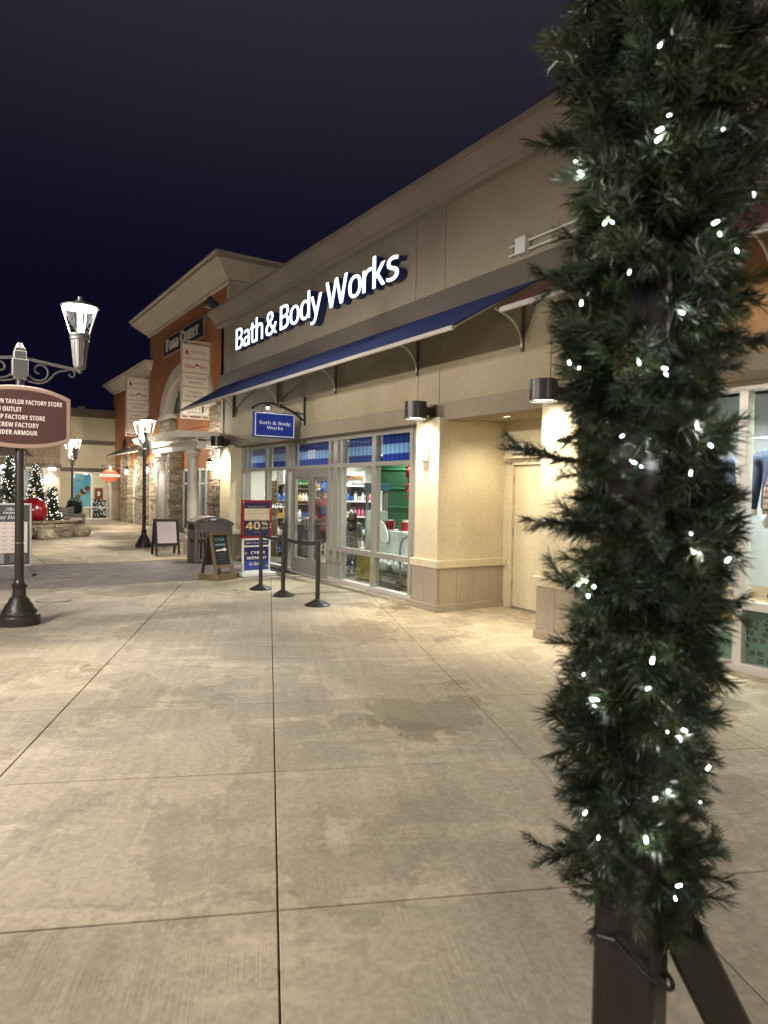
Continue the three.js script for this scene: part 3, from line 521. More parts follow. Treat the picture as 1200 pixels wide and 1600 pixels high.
// entrance doors
{
  const X = 8.15, bars = []; for (const z of [-28.4, -27.5, -26.9, -26.3, -25.6, -24.9, -24.2, -23.9]) bars.push(rbx(X - 0.03, X + 0.05, 0, 2.45, z - 0.04, z + 0.04, 0.006));
  bars.push(rbx(X - 0.03, X + 0.05, 2.35, 2.45, -28.4, -23.9), rbx(X - 0.03, X + 0.05, 1.85, 1.92, -28.4, -23.9), rbx(X - 0.03, X + 0.05, 0, 0.15, -28.4, -23.9));
  wpart(tower, 'door_frame', bars, M.trimWhite); for (const [a, b] of [[-28.4, -27.5], [-27.5, -26.9], [-26.9, -26.3], [-26.3, -25.6], [-25.6, -24.9], [-24.9, -24.2], [-24.2, -23.9]]) wpart(tower, 'pane', bx(X, X + 0.008, 0.15, 2.35, a + 0.04, b - 0.04), M.glass);
  wpart(tower, 'room_shell', [bx(8.3, 13, 0, 0.01, TZ0 + 0.1, TZ1 - 0.1), bx(12.8, 13, 0, 3, TZ0 + 0.1, TZ1 - 0.1), bx(8.3, 13, 2.9, 3, TZ0 + 0.1, TZ1 - 0.1)], std(0.16, 0.13, 0.11, 0.8));
  pointLight(tower, 'room_lamp', [3, 2.4, 0.2], 4, [0.8, 0.85, 1], 4);
}
{ // raised letters on the dark name panel
  const t = thing('food_court_sign', 'dark navy name panel with pale raised letters high on the orange tower', 'sign', [7.78, 7.28, -25.9], -Math.PI / 2);
  part(t, 'panel', rb(4.9, 0.66, 0.1, 0.02), std(0.025, 0.022, 0.05, 0.6)); part(t, 'border', [rb(4.98, 0.05, 0.13, 0.015, 0, 0.34, 0), rb(4.98, 0.05, 0.13, 0.015, 0, -0.34, 0), rb(0.08, 0.73, 0.13, 0.015, 2.47, 0, 0), rb(0.05, 0.73, 0.13, 0.015, -2.47, 0, 0)], std(0.36, 0.26, 0.2, 0.7));
  let x = 0; const gs = [];
  for (const [ch, sz] of [['F', 0.46], ['O', 0.34], ['O', 0.34], ['D', 0.34], [' ', 0], ['C', 0.46], ['O', 0.34], ['U', 0.34], ['R', 0.34], ['T', 0.34]]) {
    if (!sz) { x += 0.2; continue; }
    const g = new TextGeometry(ch, { font: fontSerif, size: sz, depth: 0.05, curveSegments: 6 }); g.computeBoundingBox(); const w = g.boundingBox.max.x - g.boundingBox.min.x; gs.push(g.translate(x - g.boundingBox.min.x, -0.19, 0.05)); x += w + 0.075;
  }
  for (const g of gs) part(t, 'letter', g.scale(4.1 / x, 1, 1).translate(-2.05, 0, 0), M.offWhite);
}
// projecting directory signs
function rowSign(label, x, y, z, w, h) {
  const t = thing('projecting_sign', label, 'directory sign', [x, y, z]), n = 5, rh = h / n;
  part(t, 'frame', [rb(0.05, h + 0.14, 0.12, 0.01, -w / 2 - 0.025, h / 2, 0), rb(0.05, h + 0.14, 0.12, 0.01, w / 2 + 0.025, h / 2, 0), rb(w + 0.3, 0.06, 0.09, 0.01, 0.12, h + 0.1, 0), rb(w + 0.14, 0.05, 0.09, 0.01, 0.02, -0.09, 0), ...[...Array(6)].map((_, i) => rb(w, 0.035, 0.11, 0.006, 0, i * rh, 0))], std(0.52, 0.42, 0.33, 0.7));
  part(t, 'lug', [-0.25, 0.25].flatMap((q) => [rb(0.05, 0.08, 0.05, 0.006, q * w, h + 0.045, 0), rb(0.05, 0.08, 0.05, 0.006, q * w, -0.045, 0)]), M.offWhite);
  const bg = '#e6dfcf', P = [
    (g, a, b) => { g.fillStyle = '#a8362c'; g.beginPath(); g.moveTo(a * 0.16, b * 0.25); g.lineTo(a * 0.23, b * 0.75); g.lineTo(a * 0.09, b * 0.75); g.fill(); g.beginPath(); g.arc(a * 0.16, b * 0.6, b * 0.13, 0, 7); g.fill(); g.fillStyle = '#6b625a'; fit(g, 'ACROPOLIS', a * 0.6, b * 0.5, a * 0.62, b * 0.26, '', 'serif'); g.fillRect(a * 0.33, b * 0.68, a * 0.5, 2); },
    (g, a, b) => { g.fillStyle = '#b11d22'; fit(g, 'China', a * 0.27, b * 0.55, a * 0.42, b * 0.38, 'bold', 'serif'); fit(g, 'Max', a * 0.78, b * 0.55, a * 0.32, b * 0.38, 'bold', 'serif'); g.fillStyle = '#222'; g.beginPath(); g.arc(a * 0.54, b * 0.5, b * 0.16, Math.PI, 0); g.fill(); },
    (g, a, b) => { g.fillStyle = '#3a3733'; fit(g, 'CUSTOMER', a * 0.5, b * 0.34, a * 0.8, b * 0.28, ''); fit(g, 'SERVICE', a * 0.5, b * 0.68, a * 0.56, b * 0.28, ''); },
    (g, a, b) => { g.fillStyle = '#3a3733'; fit(g, 'PUBLIC', a * 0.5, b * 0.34, a * 0.5, b * 0.28, ''); fit(g, 'RESTROOMS', a * 0.5, b * 0.68, a * 0.82, b * 0.28, ''); },
    (g, a, b) => { g.fillStyle = '#8d837a'; fit(g, 'the', a * 0.5, b * 0.24, a * 0.1, b * 0.14, ''); fit(g, 'CRAZY T', a * 0.37, b * 0.52, a * 0.66, b * 0.32, ''); fit(g, 'P', a * 0.9, b * 0.52, a * 0.1, b * 0.32, ''); g.fillStyle = '#5a4a40'; g.fillRect(a * 0.74, b * 0.26, a * 0.08, b * 0.5); g.fillRect(a * 0.2, b * 0.8, a * 0.58, b * 0.05); }];
  for (let i = 0; i < n; i++) { part(t, 'row_panel', rb(w, rh - 0.035, 0.06, 0.004, 0, (i + 0.5) * rh, 0), M.offWhite); canvasSign(t, 'row_face', w - 0.01, rh - 0.05, 512, (g, a, b) => { g.fillStyle = bg; g.fillRect(0, 0, a, b); P[n - 1 - i](g, a, b); }, 0, (i + 0.5) * rh, 0.0315); }
  return t;
}
rowSign('tall cream projecting sign of five rows crossed by the blue awning tip', 7.3, 4.12, -22.9, 0.9, 2.35);
rowSign('tall cream projecting sign of five rows farther off, left of the orange tower', 7.45, 4.05, -31.4, 0.9, 2.45);

// pergola in front of the entrance
{
  const t = thing('white_pergola', 'white slatted pergola on round columns in front of the food court doors', 'pergola', [5.55, 0, -19.2]);
  for (const z of [-20.45, -17.55]) { const c = wpart(t, 'column', lathe([[0, 0.45], [0.135, 0.45], [0.145, 1.2], [0.12, 2.5], [0.12, 2.53]], 24).translate(5.55, 0, z), M.trimWhite); wpart(c, 'capital', lathe([[0.12, 2.48], [0.15, 2.5], [0.15, 2.54], [0.18, 2.58], [0.18, 2.68], [0, 2.68]], 24).translate(5.55, 0, z), M.trimWhite); wpart(c, 'plinth', [rbx(5.37, 5.73, 0, 0.4, z - 0.18, z + 0.18, 0.015), lathe([[0.2, 0.4], [0.19, 0.44], [0.14, 0.47], [0, 0.47]], 24).translate(5.55, 0, z)], M.trimWhite); }
  wpart(t, 'beam', [rbx(5.44, 5.66, 2.68, 2.92, -21.3, -16.86, 0.01), rbx(5.4, 5.7, 2.86, 2.93, -21.3, -16.86, 0.006)], M.trimWhite);
  wpart(t, 'beam', rbx(7.3, 7.5, 2.7, 2.92, -21.2, -16.9, 0.01), M.trimWhite);
  for (let i = 0; i < 25; i++) wpart(t, 'slat', hexa([[4.98, 2.955, -21.25 + i * 0.18], [4.98, 2.955, -21.22 + i * 0.18], [7.75, 2.93, -21.22 + i * 0.18], [7.75, 2.93, -21.25 + i * 0.18], [4.90, 3.1, -21.25 + i * 0.18], [4.90, 3.1, -21.22 + i * 0.18], [7.75, 3.1, -21.22 + i * 0.18], [7.75, 3.1, -21.25 + i * 0.18]]), M.trimWhite);
}
// wall lanterns
function lantern(label, x, y, z) {
  const t = thing('wall_lantern', label, 'lantern', [x, y, z]);
  part(t, 'frame', [cyl(0.09, 0.12, 0.02, 0, 0.14, 0, 6), cyl(0.13, 0.02, 0.12, 0, 0.16, 0, 6), cyl(0.05, 0.08, 0.02, 0, -0.17, 0, 6), ...[0, 1, 2, 3, 4, 5].map((k) => bar([0.075 * Math.cos(k * 1.047), -0.15, 0.075 * Math.sin(k * 1.047)], [0.11 * Math.cos(k * 1.047), 0.14, 0.11 * Math.sin(k * 1.047)], 0.008))], M.black);
  part(t, 'glass', new THREE.CylinderGeometry(0.105, 0.07, 0.28, 6, 1, true), M.lampGlass); part(t, 'lamp_bulb', new THREE.SphereGeometry(0.07, 12, 10).scale(1, 1.35, 1), M.glowWarm); part(t, 'wall_arm', [bar([0, 0.28, 0], [0.22, 0.3, 0], 0.014), rb(0.03, 0.24, 0.1, 0.01, 0.24, 0.22, 0)], M.black);
  pointLight(t, 'lantern_lamp', [0, 0, 0], LV.lantern, WARM, 3);
}
lantern('glowing black wall lantern on the stone pier right of the food court doors', 7.42, 2.4, -21.75);
lantern('glowing black wall lantern on the stone pier left of the food court doors', 7.42, 2.4, -29.6);
lantern('glowing black wall lantern on the farthest stone pier beside the orange oval sign', 7.5, 2.4, -33.6);

// ------------------------------------------------------------------ lower orange wing and the far shops
const wing = thing('orange_wing', 'lower orange wing with cream cornice left of the food court tower', 'building', [8, 0, -35]);
wpart(wing, 'wall', [bx(8, 8.3, 2.6, 6.7, -39, -30.72), bx(8.2, 8.4, 0, 2.6, -39, -34.95), bx(8.2, 8.4, 0, 2.6, -33.4, -31.9), bx(10.4, 10.5, 0, 2.8, -39, -30.72), bx(8.3, 10.5, 2.6, 2.7, -39, -30.72)], M.orange);
cornice(wing, 8, -38.6, -30.72, 6.6, 0.55, 0.52, M.trim, 13);
for (const [a, b] of [[-30.7, -29.5], [-33.4, -31.9], [-36.3, -34.9]]) { wpart(wing, 'stone_pier', bx(7.92, 8.3, 0, 3.4, a + 0.04, b - 0.04), M.stoneDark); cladding(wing, 7.85, 0, 3.4, a, b, true); wpart(wing, 'stone_cap', rbx(7.76, 8.2, 1.18, 1.26, a - 0.03, b + 0.04, 0.01), M.stoneB); }
wpart(wing, 'door_frame', [-34.9, -34.2, -33.5, -31.8, -31.2, -30.72].map((z) => rbx(8.1, 8.18, 0, 2.5, z - 0.035, z + 0.035, 0.005)).concat([rbx(8.1, 8.18, 2.3, 2.42, -34.9, -33.4), rbx(8.1, 8.18, 0, 0.2, -34.9, -33.4), rbx(8.1, 8.18, 2.3, 2.42, -31.9, -30.72)]), M.trimWhite);
wpart(wing, 'pane', bx(8.14, 8.148, 0.1, 2.4, -34.9, -33.4), M.glass); wpart(wing, 'pane', bx(8.14, 8.148, 0.1, 2.4, -31.9, -30.72), M.glass);
pointLight(wing, 'room_lamp', [1.2, 2.2, 0.9], 6, LED, 4);
awning('brown_awning', 'brown canvas awning on the orange wing under the projecting sign', M.brownCanvas, -36.4, -29.6, 0.2, 7.1, 3.68, 3.2, [-36, -33.4, -31], 8);
{
  const t = thing('round_wall_speaker', 'dark round disc fitting beside the far projecting sign', 'wall fitting', [7.96, 3.75, -36.2]); part(t, 'disc', new THREE.SphereGeometry(0.3, 20, 12).scale(0.3, 1.3, 0.8), M.black); part(t, 'mount', bar([0, 0, 0], [0.1, -0.1, 0], 0.04), M.black);
}
const far = thing('far_shop', 'far tan shop facing the camera with a large ice cream window poster', 'building', [6, 0, -38.6]);
const FZ = -38.5;
wpart(far, 'wall', [bx(4.6, 8.3, 4.1, 5.4, FZ - 0.3, FZ), bx(4.6, 8.3, 2.68, 3.9, FZ - 0.3, FZ), bx(4.6, 5.95, 0, 2.5, FZ - 0.3, FZ), bx(7.82, 8.4, 0, 2.5, FZ - 0.3, FZ)], stucco(0.50, 0.45, 0.31));
wpart(far, 'brown_band', [rbx(4.6, 8.2, 3.9, 4.12, FZ - 0.3, FZ + 0.06), rbx(4.6, 8.2, 2.48, 2.68, FZ - 0.3, FZ + 0.05), rbx(4.2, 8.2, 5.3, 5.5, FZ - 0.3, FZ + 0.12), rbx(4.2, 8.2, 5.5, 5.72, FZ - 0.3, FZ + 0.2)], M.brownBand);
wpart(far, 'roof_box', rbx(6.2, 6.5, 5.72, 5.85, FZ - 0.2, FZ, 0.01), M.grey);
wpart(far, 'base', [rbx(4.6, 5.95, 0, 0.7, FZ - 0.2, FZ + 0.05, 0.01), rbx(7.82, 8.3, 0, 0.7, FZ - 0.2, FZ + 0.05, 0.01)], M.tileBase);
wpart(far, 'window_frame', [rbx(5.93, 6.0, 0.02, 2.48, FZ - 0.1, FZ + 0.02), rbx(6.82, 6.9, 0.02, 2.48, FZ - 0.1, FZ + 0.02), rbx(7.76, 7.84, 0.02, 2.48, FZ - 0.1, FZ + 0.02), rbx(5.93, 7.84, 0.62, 0.68, FZ - 0.1, FZ + 0.015), rbx(5.93, 7.84, 0.0, 0.08, FZ - 0.1, FZ + 0.03), rbx(5.93, 7.84, 2.4, 2.48, FZ - 0.1, FZ + 0.02)], M.aluPale);
for (const [a, b] of [[6.0, 6.82], [6.9, 7.76]]) for (const [c, d] of [[0.08, 0.62], [0.68, 2.4]]) wpart(far, 'pane', bx(a, b, c, d, FZ - 0.05, FZ - 0.042), M.glass);
wpart(far, 'room_shell', [bx(4.8, 8.3, 0, 0.01, -42, FZ - 0.3), bx(4.8, 8.3, 0, 2.8, -42.1, -42), bx(4.8, 8.3, 2.7, 2.8, -42, FZ - 0.3), bx(4.7, 4.8, 0, 2.8, -42, FZ - 0.3), bx(8.3, 8.4, 0, 2.8, -42, FZ - 0.3)], std(0.5, 0.44, 0.36, 0.8));
wpart(far, 'window_poster', new THREE.PlaneGeometry(0.8, 1.7).translate(6.41, 1.5, FZ - 0.08), std(1, 1, 1, 0.6, 0, { map: canvasTex(256, 544, (g, w, h) => {
  g.fillStyle = '#58b4dc'; g.fillRect(0, 0, w, h); g.fillStyle = '#7fcbe8'; g.fillRect(0, h * 0.6, w, h * 0.4);
  g.save(); g.translate(w * 0.62, h * 0.5); g.rotate(0.75); g.fillStyle = '#d98a45'; g.beginPath(); g.moveTo(-34, 40); g.lineTo(34, 40); g.lineTo(26, 110); g.lineTo(-24, 110); g.fill(); g.fillStyle = '#6f5f5d'; g.fillRect(-32, 108, 64, 150); g.fillStyle = '#5a2a1c'; g.beginPath(); g.arc(0, 10, 54, 0, 7); g.fill(); g.beginPath(); g.arc(8, -60, 44, 0, 7); g.fill(); g.fillStyle = '#e9d9c8'; g.fillRect(-40, -22, 84, 22); g.restore(); g.fillStyle = '#3a2b2b'; g.fillRect(40, 90, 60, 14);
}) }));
wpart(far, 'counter_poster', new THREE.PlaneGeometry(0.42, 0.62).translate(7.3, 1.35, FZ - 0.5), std(1, 1, 1, 0.7, 0, { map: canvasTex(64, 96, (g, w, h) => { g.fillStyle = '#8a3f26'; g.fillRect(0, 0, w, h); g.fillStyle = '#f3e6d6'; g.beginPath(); g.arc(32, 40, 12, 0, 7); g.fill(); g.fillRect(22, 46, 20, 20); }) }));
{ // dark counter with strings of tiny lights
  wpart(far, 'counter', rbx(6.95, 7.7, 0.05, 1.05, -39.6, -39.1, 0.02), std(0.03, 0.03, 0.03, 0.6)); const g = []; for (let i = 0; i < 70; i++) g.push(new THREE.OctahedronGeometry(0.014).translate(rr(6.95, 7.7), rr(0.2, 1.05), -39.08)); wpart(far, 'light_string', g, M.glowSoft).userData.kind = 'stuff';
}
pointLight(far, 'room_lamp', [0.8, 2.35, -1.3], LV.far, [1, 0.9, 0.75], 4); wpart(far, 'room_lamp_globe', new THREE.SphereGeometry(0.1, 14, 10).translate(6.8, 2.35, -39.9), M.glowSoft);
{
  const t = thing('oval_orange_sign', 'round orange burger shaped hanging sign beside the brown awning', 'hanging sign', [7.35, 2.28, -36.5]);
  part(t, 'board', new THREE.CylinderGeometry(0.42, 0.42, 0.08, 32).rotateX(Math.PI / 2).scale(1, 0.75, 1), std(0.55, 0.10, 0.03, 0.5)); part(t, 'band', rb(1.0, 0.13, 0.1, 0.02), M.white); canvasSign(t, 'band_face', 0.9, 0.09, 256, (g, w, h) => { g.fillStyle = '#f2ede6'; g.fillRect(0, 0, w, h); g.fillStyle = '#c03a1c'; for (let i = 0; i < 11; i++) g.fillRect(12 + i * 21, 5, 14, h - 10); }, 0, 0, 0.052);
  part(t, 'arm', [tube([[-0.42, 0.48, 0], [0, 0.56, 0], [0.6, 0.5, 0]], 0.025, 14), bar([-0.2, 0.3, 0], [-0.2, 0.52, 0], 0.01), bar([0.2, 0.3, 0], [0.2, 0.52, 0], 0.01)], M.black); part(t, 'lamp_bulb', new THREE.SphereGeometry(0.06, 10, 8).translate(0, 0.4, 0.08), M.glowSoft); pointLight(t, 'sign_lamp', [0, 0.4, 0.08], 2, LED, 2);
}
// left range of shops, running diagonally towards the left edge
const left = thing('left_shop_row', 'tan shop row with a timber gable and white framed windows at the far left', 'building', [0.5, 0, -36], 0.33);
{
  const L = 9.6, o = (x0, x1, y0, y1, z0 = -0.2, z1 = 0) => bx(x0, x1, y0, y1, z0, z1);
  part(left, 'wall', [o(-L, 5, 2.65, 5.4), o(-L, -1.9, 0, 2.65), o(4.2, 5, 0, 2.65), o(0.6, 1.2, 0, 2.65)], stucco(0.42, 0.35, 0.26));
  for (let i = 0; i < 16; i++) part(left, 'gable_board', rb(0.26, 1.1, 0.03, 0.004, 0.9 + i * 0.27 - 0.1, 3.35, 0.02), M.stoneB);
  part(left, 'brown_band', [rbx(-L, 5.05, 2.62, 2.8, -0.1, 0.07), rbx(-L, 5.05, 3.95, 4.15, -0.1, 0.08), rbx(-L, 5.05, 5.3, 5.6, -0.2, 0.15)], M.brownBand);
  part(left, 'window_frame', [-1.9, -1.1, -0.3, 0.6, 1.2, 2.2, 3.2, 4.2].map((x) => rb(0.08, 2.6, 0.1, 0.006, x, 1.3, 0.01)).concat([rb(2.5, 0.08, 0.1, 0.006, -0.65, 0.06, 0.01), rb(3, 0.08, 0.1, 0.006, 2.7, 0.06, 0.01), rb(3, 0.08, 0.1, 0.006, 2.7, 2.56, 0.01)]), M.trimWhite);
  part(left, 'pane', o(-1.9, 0.6, 0.1, 2.6, -0.04, -0.03), M.glass); part(left, 'pane', o(1.2, 4.2, 0.1, 2.6, -0.04, -0.03), M.glass);
  part(left, 'room_shell', [o(-3, 5, 0, 0.01, -3, -0.2), o(-3, 5, 0, 2.9, -3.1, -3), o(-3, 5, 2.8, 2.9, -3, -0.2)], std(0.5, 0.5, 0.48, 0.8)); part(left, 'curtain', [...Array(9)].map((_, i) => cyl(0.09, 0.09, 2.4, 1.4 + i * 0.2, 0.1, -0.3, 8)), std(0.5, 0.52, 0.5, 0.8));
  pointLight(left, 'room_lamp', [2.6, 2.3, -1.4], 10, [0.95, 0.97, 1], 4); pointLight(left, 'room_lamp', [-0.8, 2.3, -1.4], 10, [0.95, 0.97, 1], 4);
  part(left, 'slope_canopy', hexa([[-4, 2.75, 1.3], [3.1, 3.0, 1.3], [3.1, 3.6, 0.1], [-4, 3.4, 0.1], [-4, 2.8, 1.3], [3.1, 3.06, 1.3], [3.1, 3.66, 0.1], [-4, 3.46, 0.1]]), M.brownCanvas);
  part(left, 'lightbox_lamp', rb(0.42, 0.5, 0.1, 0.02, -1.2, 3.75, 0.1), M.glowSoft);
  part(left, 'corner_lamp', rb(0.3, 0.1, 0.2, 0.02, 4.5, 2.55, 0.2), M.glow); spotLight(left, 'corner_lamp_light', [4.5, 2.48, 0.22], [4.5, 0, 0.25], 18, LED, 1.1, 4);
}
for (const [name, label, x, y, z, txt, shape] of [['letter_sign', 'small grey hanging sign with dark serif letters behind the directory post', 0.95, 2.35, -33.2, 'RH', 0], ['oval_blue_sign', 'pale blue oval hanging sign under a curved bracket left of the far lamp', 2.75, 2.4, -34.6, '', 1]]) {
  const t = thing(name, label, 'hanging sign', [x, y, z]);
  if (shape) { part(t, 'board', new THREE.CylinderGeometry(0.42, 0.42, 0.08, 32).rotateX(Math.PI / 2).scale(1.1, 0.66, 1), std(0.45, 0.52, 0.68, 0.5)); part(t, 'emblem', tube([[-0.22, 0.03, 0.05], [-0.08, -0.06, 0.05], [0.08, -0.02, 0.05], [0.25, 0.05, 0.05]], 0.04, 14), std(0.02, 0.03, 0.12, 0.6)); }
  else { part(t, 'board', rb(0.74, 0.52, 0.08, 0.02), std(0.45, 0.5, 0.58, 0.5)); canvasSign(t, 'sign_face', 0.68, 0.46, 256, (g, w, h) => { g.fillStyle = '#aab6c6'; g.fillRect(0, 0, w, h); g.fillStyle = '#2a3040'; fit(g, txt, w / 2, h * 0.52, w * 0.56, h * 0.5, '', 'serif'); }, 0, 0, 0.043); }
  part(t, 'arm', [tube([[-0.5, 0.4, 0], [-0.2, 0.52, 0], [0.2, 0.55, 0], [0.62, 0.36, 0]], 0.025, 16), bar([0.62, 0, 0], [0.62, 0.75, 0], 0.03), bar([-0.2, 0.22, 0], [-0.2, 0.52, 0], 0.01), bar([0.2, 0.22, 0], [0.2, 0.54, 0], 0.01)], M.black);
  part(t, 'lamp_bulb', new THREE.SphereGeometry(0.06, 10, 8).translate(0, 0.44, 0.06), M.glowSoft); pointLight(t, 'sign_lamp', [0, 0.44, 0.06], 2.5, LED, 2);
}

// ------------------------------------------------------------------ street lamps
const LAMP_BASE = [[0, 0], [0.235, 0], [0.235, 0.10], [0.228, 0.115], [0.20, 0.135], [0.195, 0.165], [0.165, 0.20], [0.155, 0.235], [0.125, 0.27], [0.115, 0.30], [0.078, 0.345], [0.072, 0.43], [0.088, 0.455], [0.092, 0.475], [0.072, 0.49], [0.06, 0.51], [0.052, 0.54]];
function lampHead(t, x, y, z, cd) {   // bottom tip at (x, y, z)
  const c = part(t, 'lamp_cup', [lathe([[0, 0], [0.022, 0.015], [0.03, 0.05], [0.06, 0.07], [0.068, 0.085], [0.07, 0.11], [0.098, 0.41], [0.112, 0.42], [0.116, 0.445], [0.108, 0.46], [0.118, 0.47], [0.118, 0.49], [0, 0.49]], 20).translate(x, y, z), ...[...Array(10)].map((_, k) => { const a = k * Math.PI / 5; return bar([x + 0.068 * Math.cos(a), y + 0.1, z + 0.068 * Math.sin(a)], [x + 0.099 * Math.cos(a), y + 0.41, z + 0.099 * Math.sin(a)], 0.007, 5); })], M.lampMetal);
  const sub = (n, g, m) => part(c, n, g.translate(x, y, z), m);
  for (let k = 0; k < 4; k++) { const a = k * Math.PI / 2 + 0.5; sub('rib', flat([0.112 * Math.cos(a), 0.48, 0.112 * Math.sin(a)], [0.218 * Math.cos(a), 0.82, 0.218 * Math.sin(a)], 0.014, 0.014), M.lampMetal); }
  sub('glass', new THREE.CylinderGeometry(0.205, 0.106, 0.33, 24, 1, true).translate(0, 0.655, 0), M.lampGlass);
  sub('cap', lathe([[0, 0.875], [0.05, 0.905], [0.02, 0.915], [0.03, 0.95], [0, 0.965]].concat([]), 16), M.lampMetal);
  sub('cap_dish', lathe([[0, 0.875], [0.13, 0.865], [0.215, 0.835], [0.222, 0.82], [0.21, 0.818]], 28), M.lampMetal);
  sub('lens', cyl(0.2, 0.2, 0.012, 0, 0.806, 0, 28), M.glow); sub('lamp_tube', cyl(0.03, 0.03, 0.3, 0, 0.48, 0, 14), M.glowSoft);
  pointLight(t, 'street_lamp_light', [x, y + 0.775, z], cd, LED, 2);
}
function streetLamp(label, pos) {
  const t = thing('street_lamp', label, 'street lamp', pos, 0, undefined);
  part(t, 'base', lathe(LAMP_BASE, 12), M.bronze); part(t, 'post', cyl(0.052, 0.045, 2.3, 0, 0.5, 0, 16), M.bronze);
  part(t, 'collar', [lathe([[0.045, 2.7], [0.075, 2.72], [0.08, 2.76], [0.05, 2.8], [0.035, 2.95], [0.05, 2.98], [0, 3.02]], 16), rb(0.08, 0.1, 0.12, 0.01, 0, 0.85, 0.05)], M.bronze);
  part(t, 'arm', [bar([0, 2.76, -0.36], [0, 2.76, 0.36], 0.022), tube([[0, 2.5, 0.03], [0, 2.56, 0.2], [0, 2.7, 0.33]], 0.012, 12), tube([[0, 2.5, -0.03], [0, 2.56, -0.2], [0, 2.7, -0.33]], 0.012, 12)], M.bronze);
  lampHead(t, 0, 2.73, -0.38, LV.street); lampHead(t, 0, 2.73, 0.38, LV.street);
  return t;
}
const lamp2 = streetLamp('lit twin headed street lamp standing beside the white pergola', [4.97, 0, -20.1]);
const lamp3 = dup(lamp2, 'lit twin headed street lamp in front of the far shop, behind the clipped shrub', [4.65, 0, -30.2], 0.15);
const dim = (o, k) => o.traverse((l) => { if (l.isLight) l.intensity *= k; });
dim(dup(lamp2, 'twin headed street lamp on the walkway behind the viewer', [-3.6, 0, 2.2], 0.3), 0.3);
dim(dup(lamp2, 'twin headed street lamp across the walkway out of view at the left', [-3.0, 0, -6.2], 0.3), 1.5);
dim(dup(lamp2, 'twin headed street lamp by the shop front behind the viewer at the right', [3.6, 0, 4.4], 0.3), 0.75);
// ------------------------------------------------------------------ directory post with lamps
{
  const t = thing('directory_post', 'dark lamp post with scroll arms carrying a brown oval directory board', 'directory sign', [0.85, 0, -9.3]);
  part(t, 'base', lathe(LAMP_BASE, 14), M.bronze); part(t, 'post', cyl(0.05, 0.046, 2.55, 0, 0.5, 0, 18), M.bronze); part(t, 'band', [new THREE.TorusGeometry(0.05, 0.006, 6, 20).rotateX(Math.PI / 2).translate(0, 0.98, 0)], M.steel);
  part(t, 'post_cap', [rb(0.135, 0.34, 0.135, 0.012, 0, 3.09, 0), rb(0.17, 0.2, 0.17, 0.012, 0, 3.06, 0), rb(0.11, 0.04, 0.11, 0.01, 0, 3.28, 0), lathe([[0, 3.36], [0.03, 3.35], [0.05, 3.3], [0, 3.29]], 16)], M.lampMetal);
  for (const s of [-1, 1]) {
    const spiral = (cx, cy, r0, r1, a0, a1) => [...Array(26)].map((_, i) => { const q = i / 25, a = a0 + (a1 - a0) * q, r = r0 + (r1 - r0) * q; return [s * (cx + r * Math.cos(a)), cy + r * Math.sin(a), 0]; });
    part(t, 'arm', [flat([s * 0.07, 3.18, 0], [s * 0.66, 3.1, 0], 0.035, 0.035), tube(spiral(0.21, 3.05, 0.13, 0.03, -2.6, 4.6), 0.012, 50), tube([[s * 0.08, 2.92, 0], [s * 0.2, 2.9, 0], [s * 0.3, 2.94, 0], [s * 0.4, 3.05, 0], [s * 0.52, 3.09, 0]], 0.013, 20), tube(spiral(0.56, 3.045, 0.06, 0.015, 2.2, -3.6), 0.01, 30)], M.lampMetal);
    lampHead(t, s * 0.66, 3.06, 0, LV.postlamp);
  }
  const W2 = 0.53, sh = new THREE.Shape(); sh.moveTo(-W2, 2.21); sh.quadraticCurveTo(-0.3, 2.115, 0, 2.115); sh.quadraticCurveTo(0.3, 2.115, W2, 2.21); sh.lineTo(W2, 2.715); sh.quadraticCurveTo(0.3, 2.83, 0, 2.83); sh.quadraticCurveTo(-0.3, 2.83, -W2, 2.715); sh.closePath();
  part(t, 'board_frame', extr(sh, 0.05, 0.012).translate(0, 0, 0.06), std(0.36, 0.24, 0.19, 0.6));
  const s2 = new THREE.Shape(), w3 = 0.49; s2.moveTo(-w3, 2.24); s2.quadraticCurveTo(-0.3, 2.155, 0, 2.155); s2.quadraticCurveTo(0.3, 2.155, w3, 2.24); s2.lineTo(w3, 2.69); s2.quadraticCurveTo(0.3, 2.79, 0, 2.79); s2.quadraticCurveTo(-0.3, 2.79, -w3, 2.69); s2.closePath();
  const bt = canvasTex(1024, 660, (g, w, h) => {
    g.fillStyle = '#4c2d2a'; g.fillRect(0, 0, w, h); g.fillStyle = '#e8e2da';
    const rows = ['ANN TAYLOR FACTORY STORE', 'H OUTLET', 'GAP FACTORY STORE', 'J. CREW FACTORY', 'UNDER ARMOUR'], wd = [0.75, 0.26, 0.56, 0.49, 0.475], p = h * 0.115;
    rows.forEach((r, i) => { g.save(); g.font = `bold ${p}px sans-serif`; g.textAlign = 'left'; g.textBaseline = 'middle'; const m = g.measureText(r).width; g.translate(w * (i === 1 ? 0.25 : 0.205), h * (0.225 + i * 0.142)); g.scale(w * wd[i] / m, 1); g.fillText(r, 0, 0); g.restore(); });
  });
  const bg = new THREE.ShapeGeometry(s2, 24), bp = bg.attributes.position, bu = bg.attributes.uv; for (let i = 0; i < bp.count; i++) bu.setXY(i, (bp.getX(i) + w3) / (2 * w3), (bp.getY(i) - 2.155) / 0.635);
  part(t, 'board_face', bg.translate(0.0, 0, 0.126), std(1, 1, 1, 0.55, 0, { map: bt })); part(t, 'board_bracket', [rb(0.16, 0.05, 0.08, 0.006, 0, 2.2, 0.03), rb(0.16, 0.05, 0.08, 0.006, 0, 2.66, 0.03)], M.bronze);
}
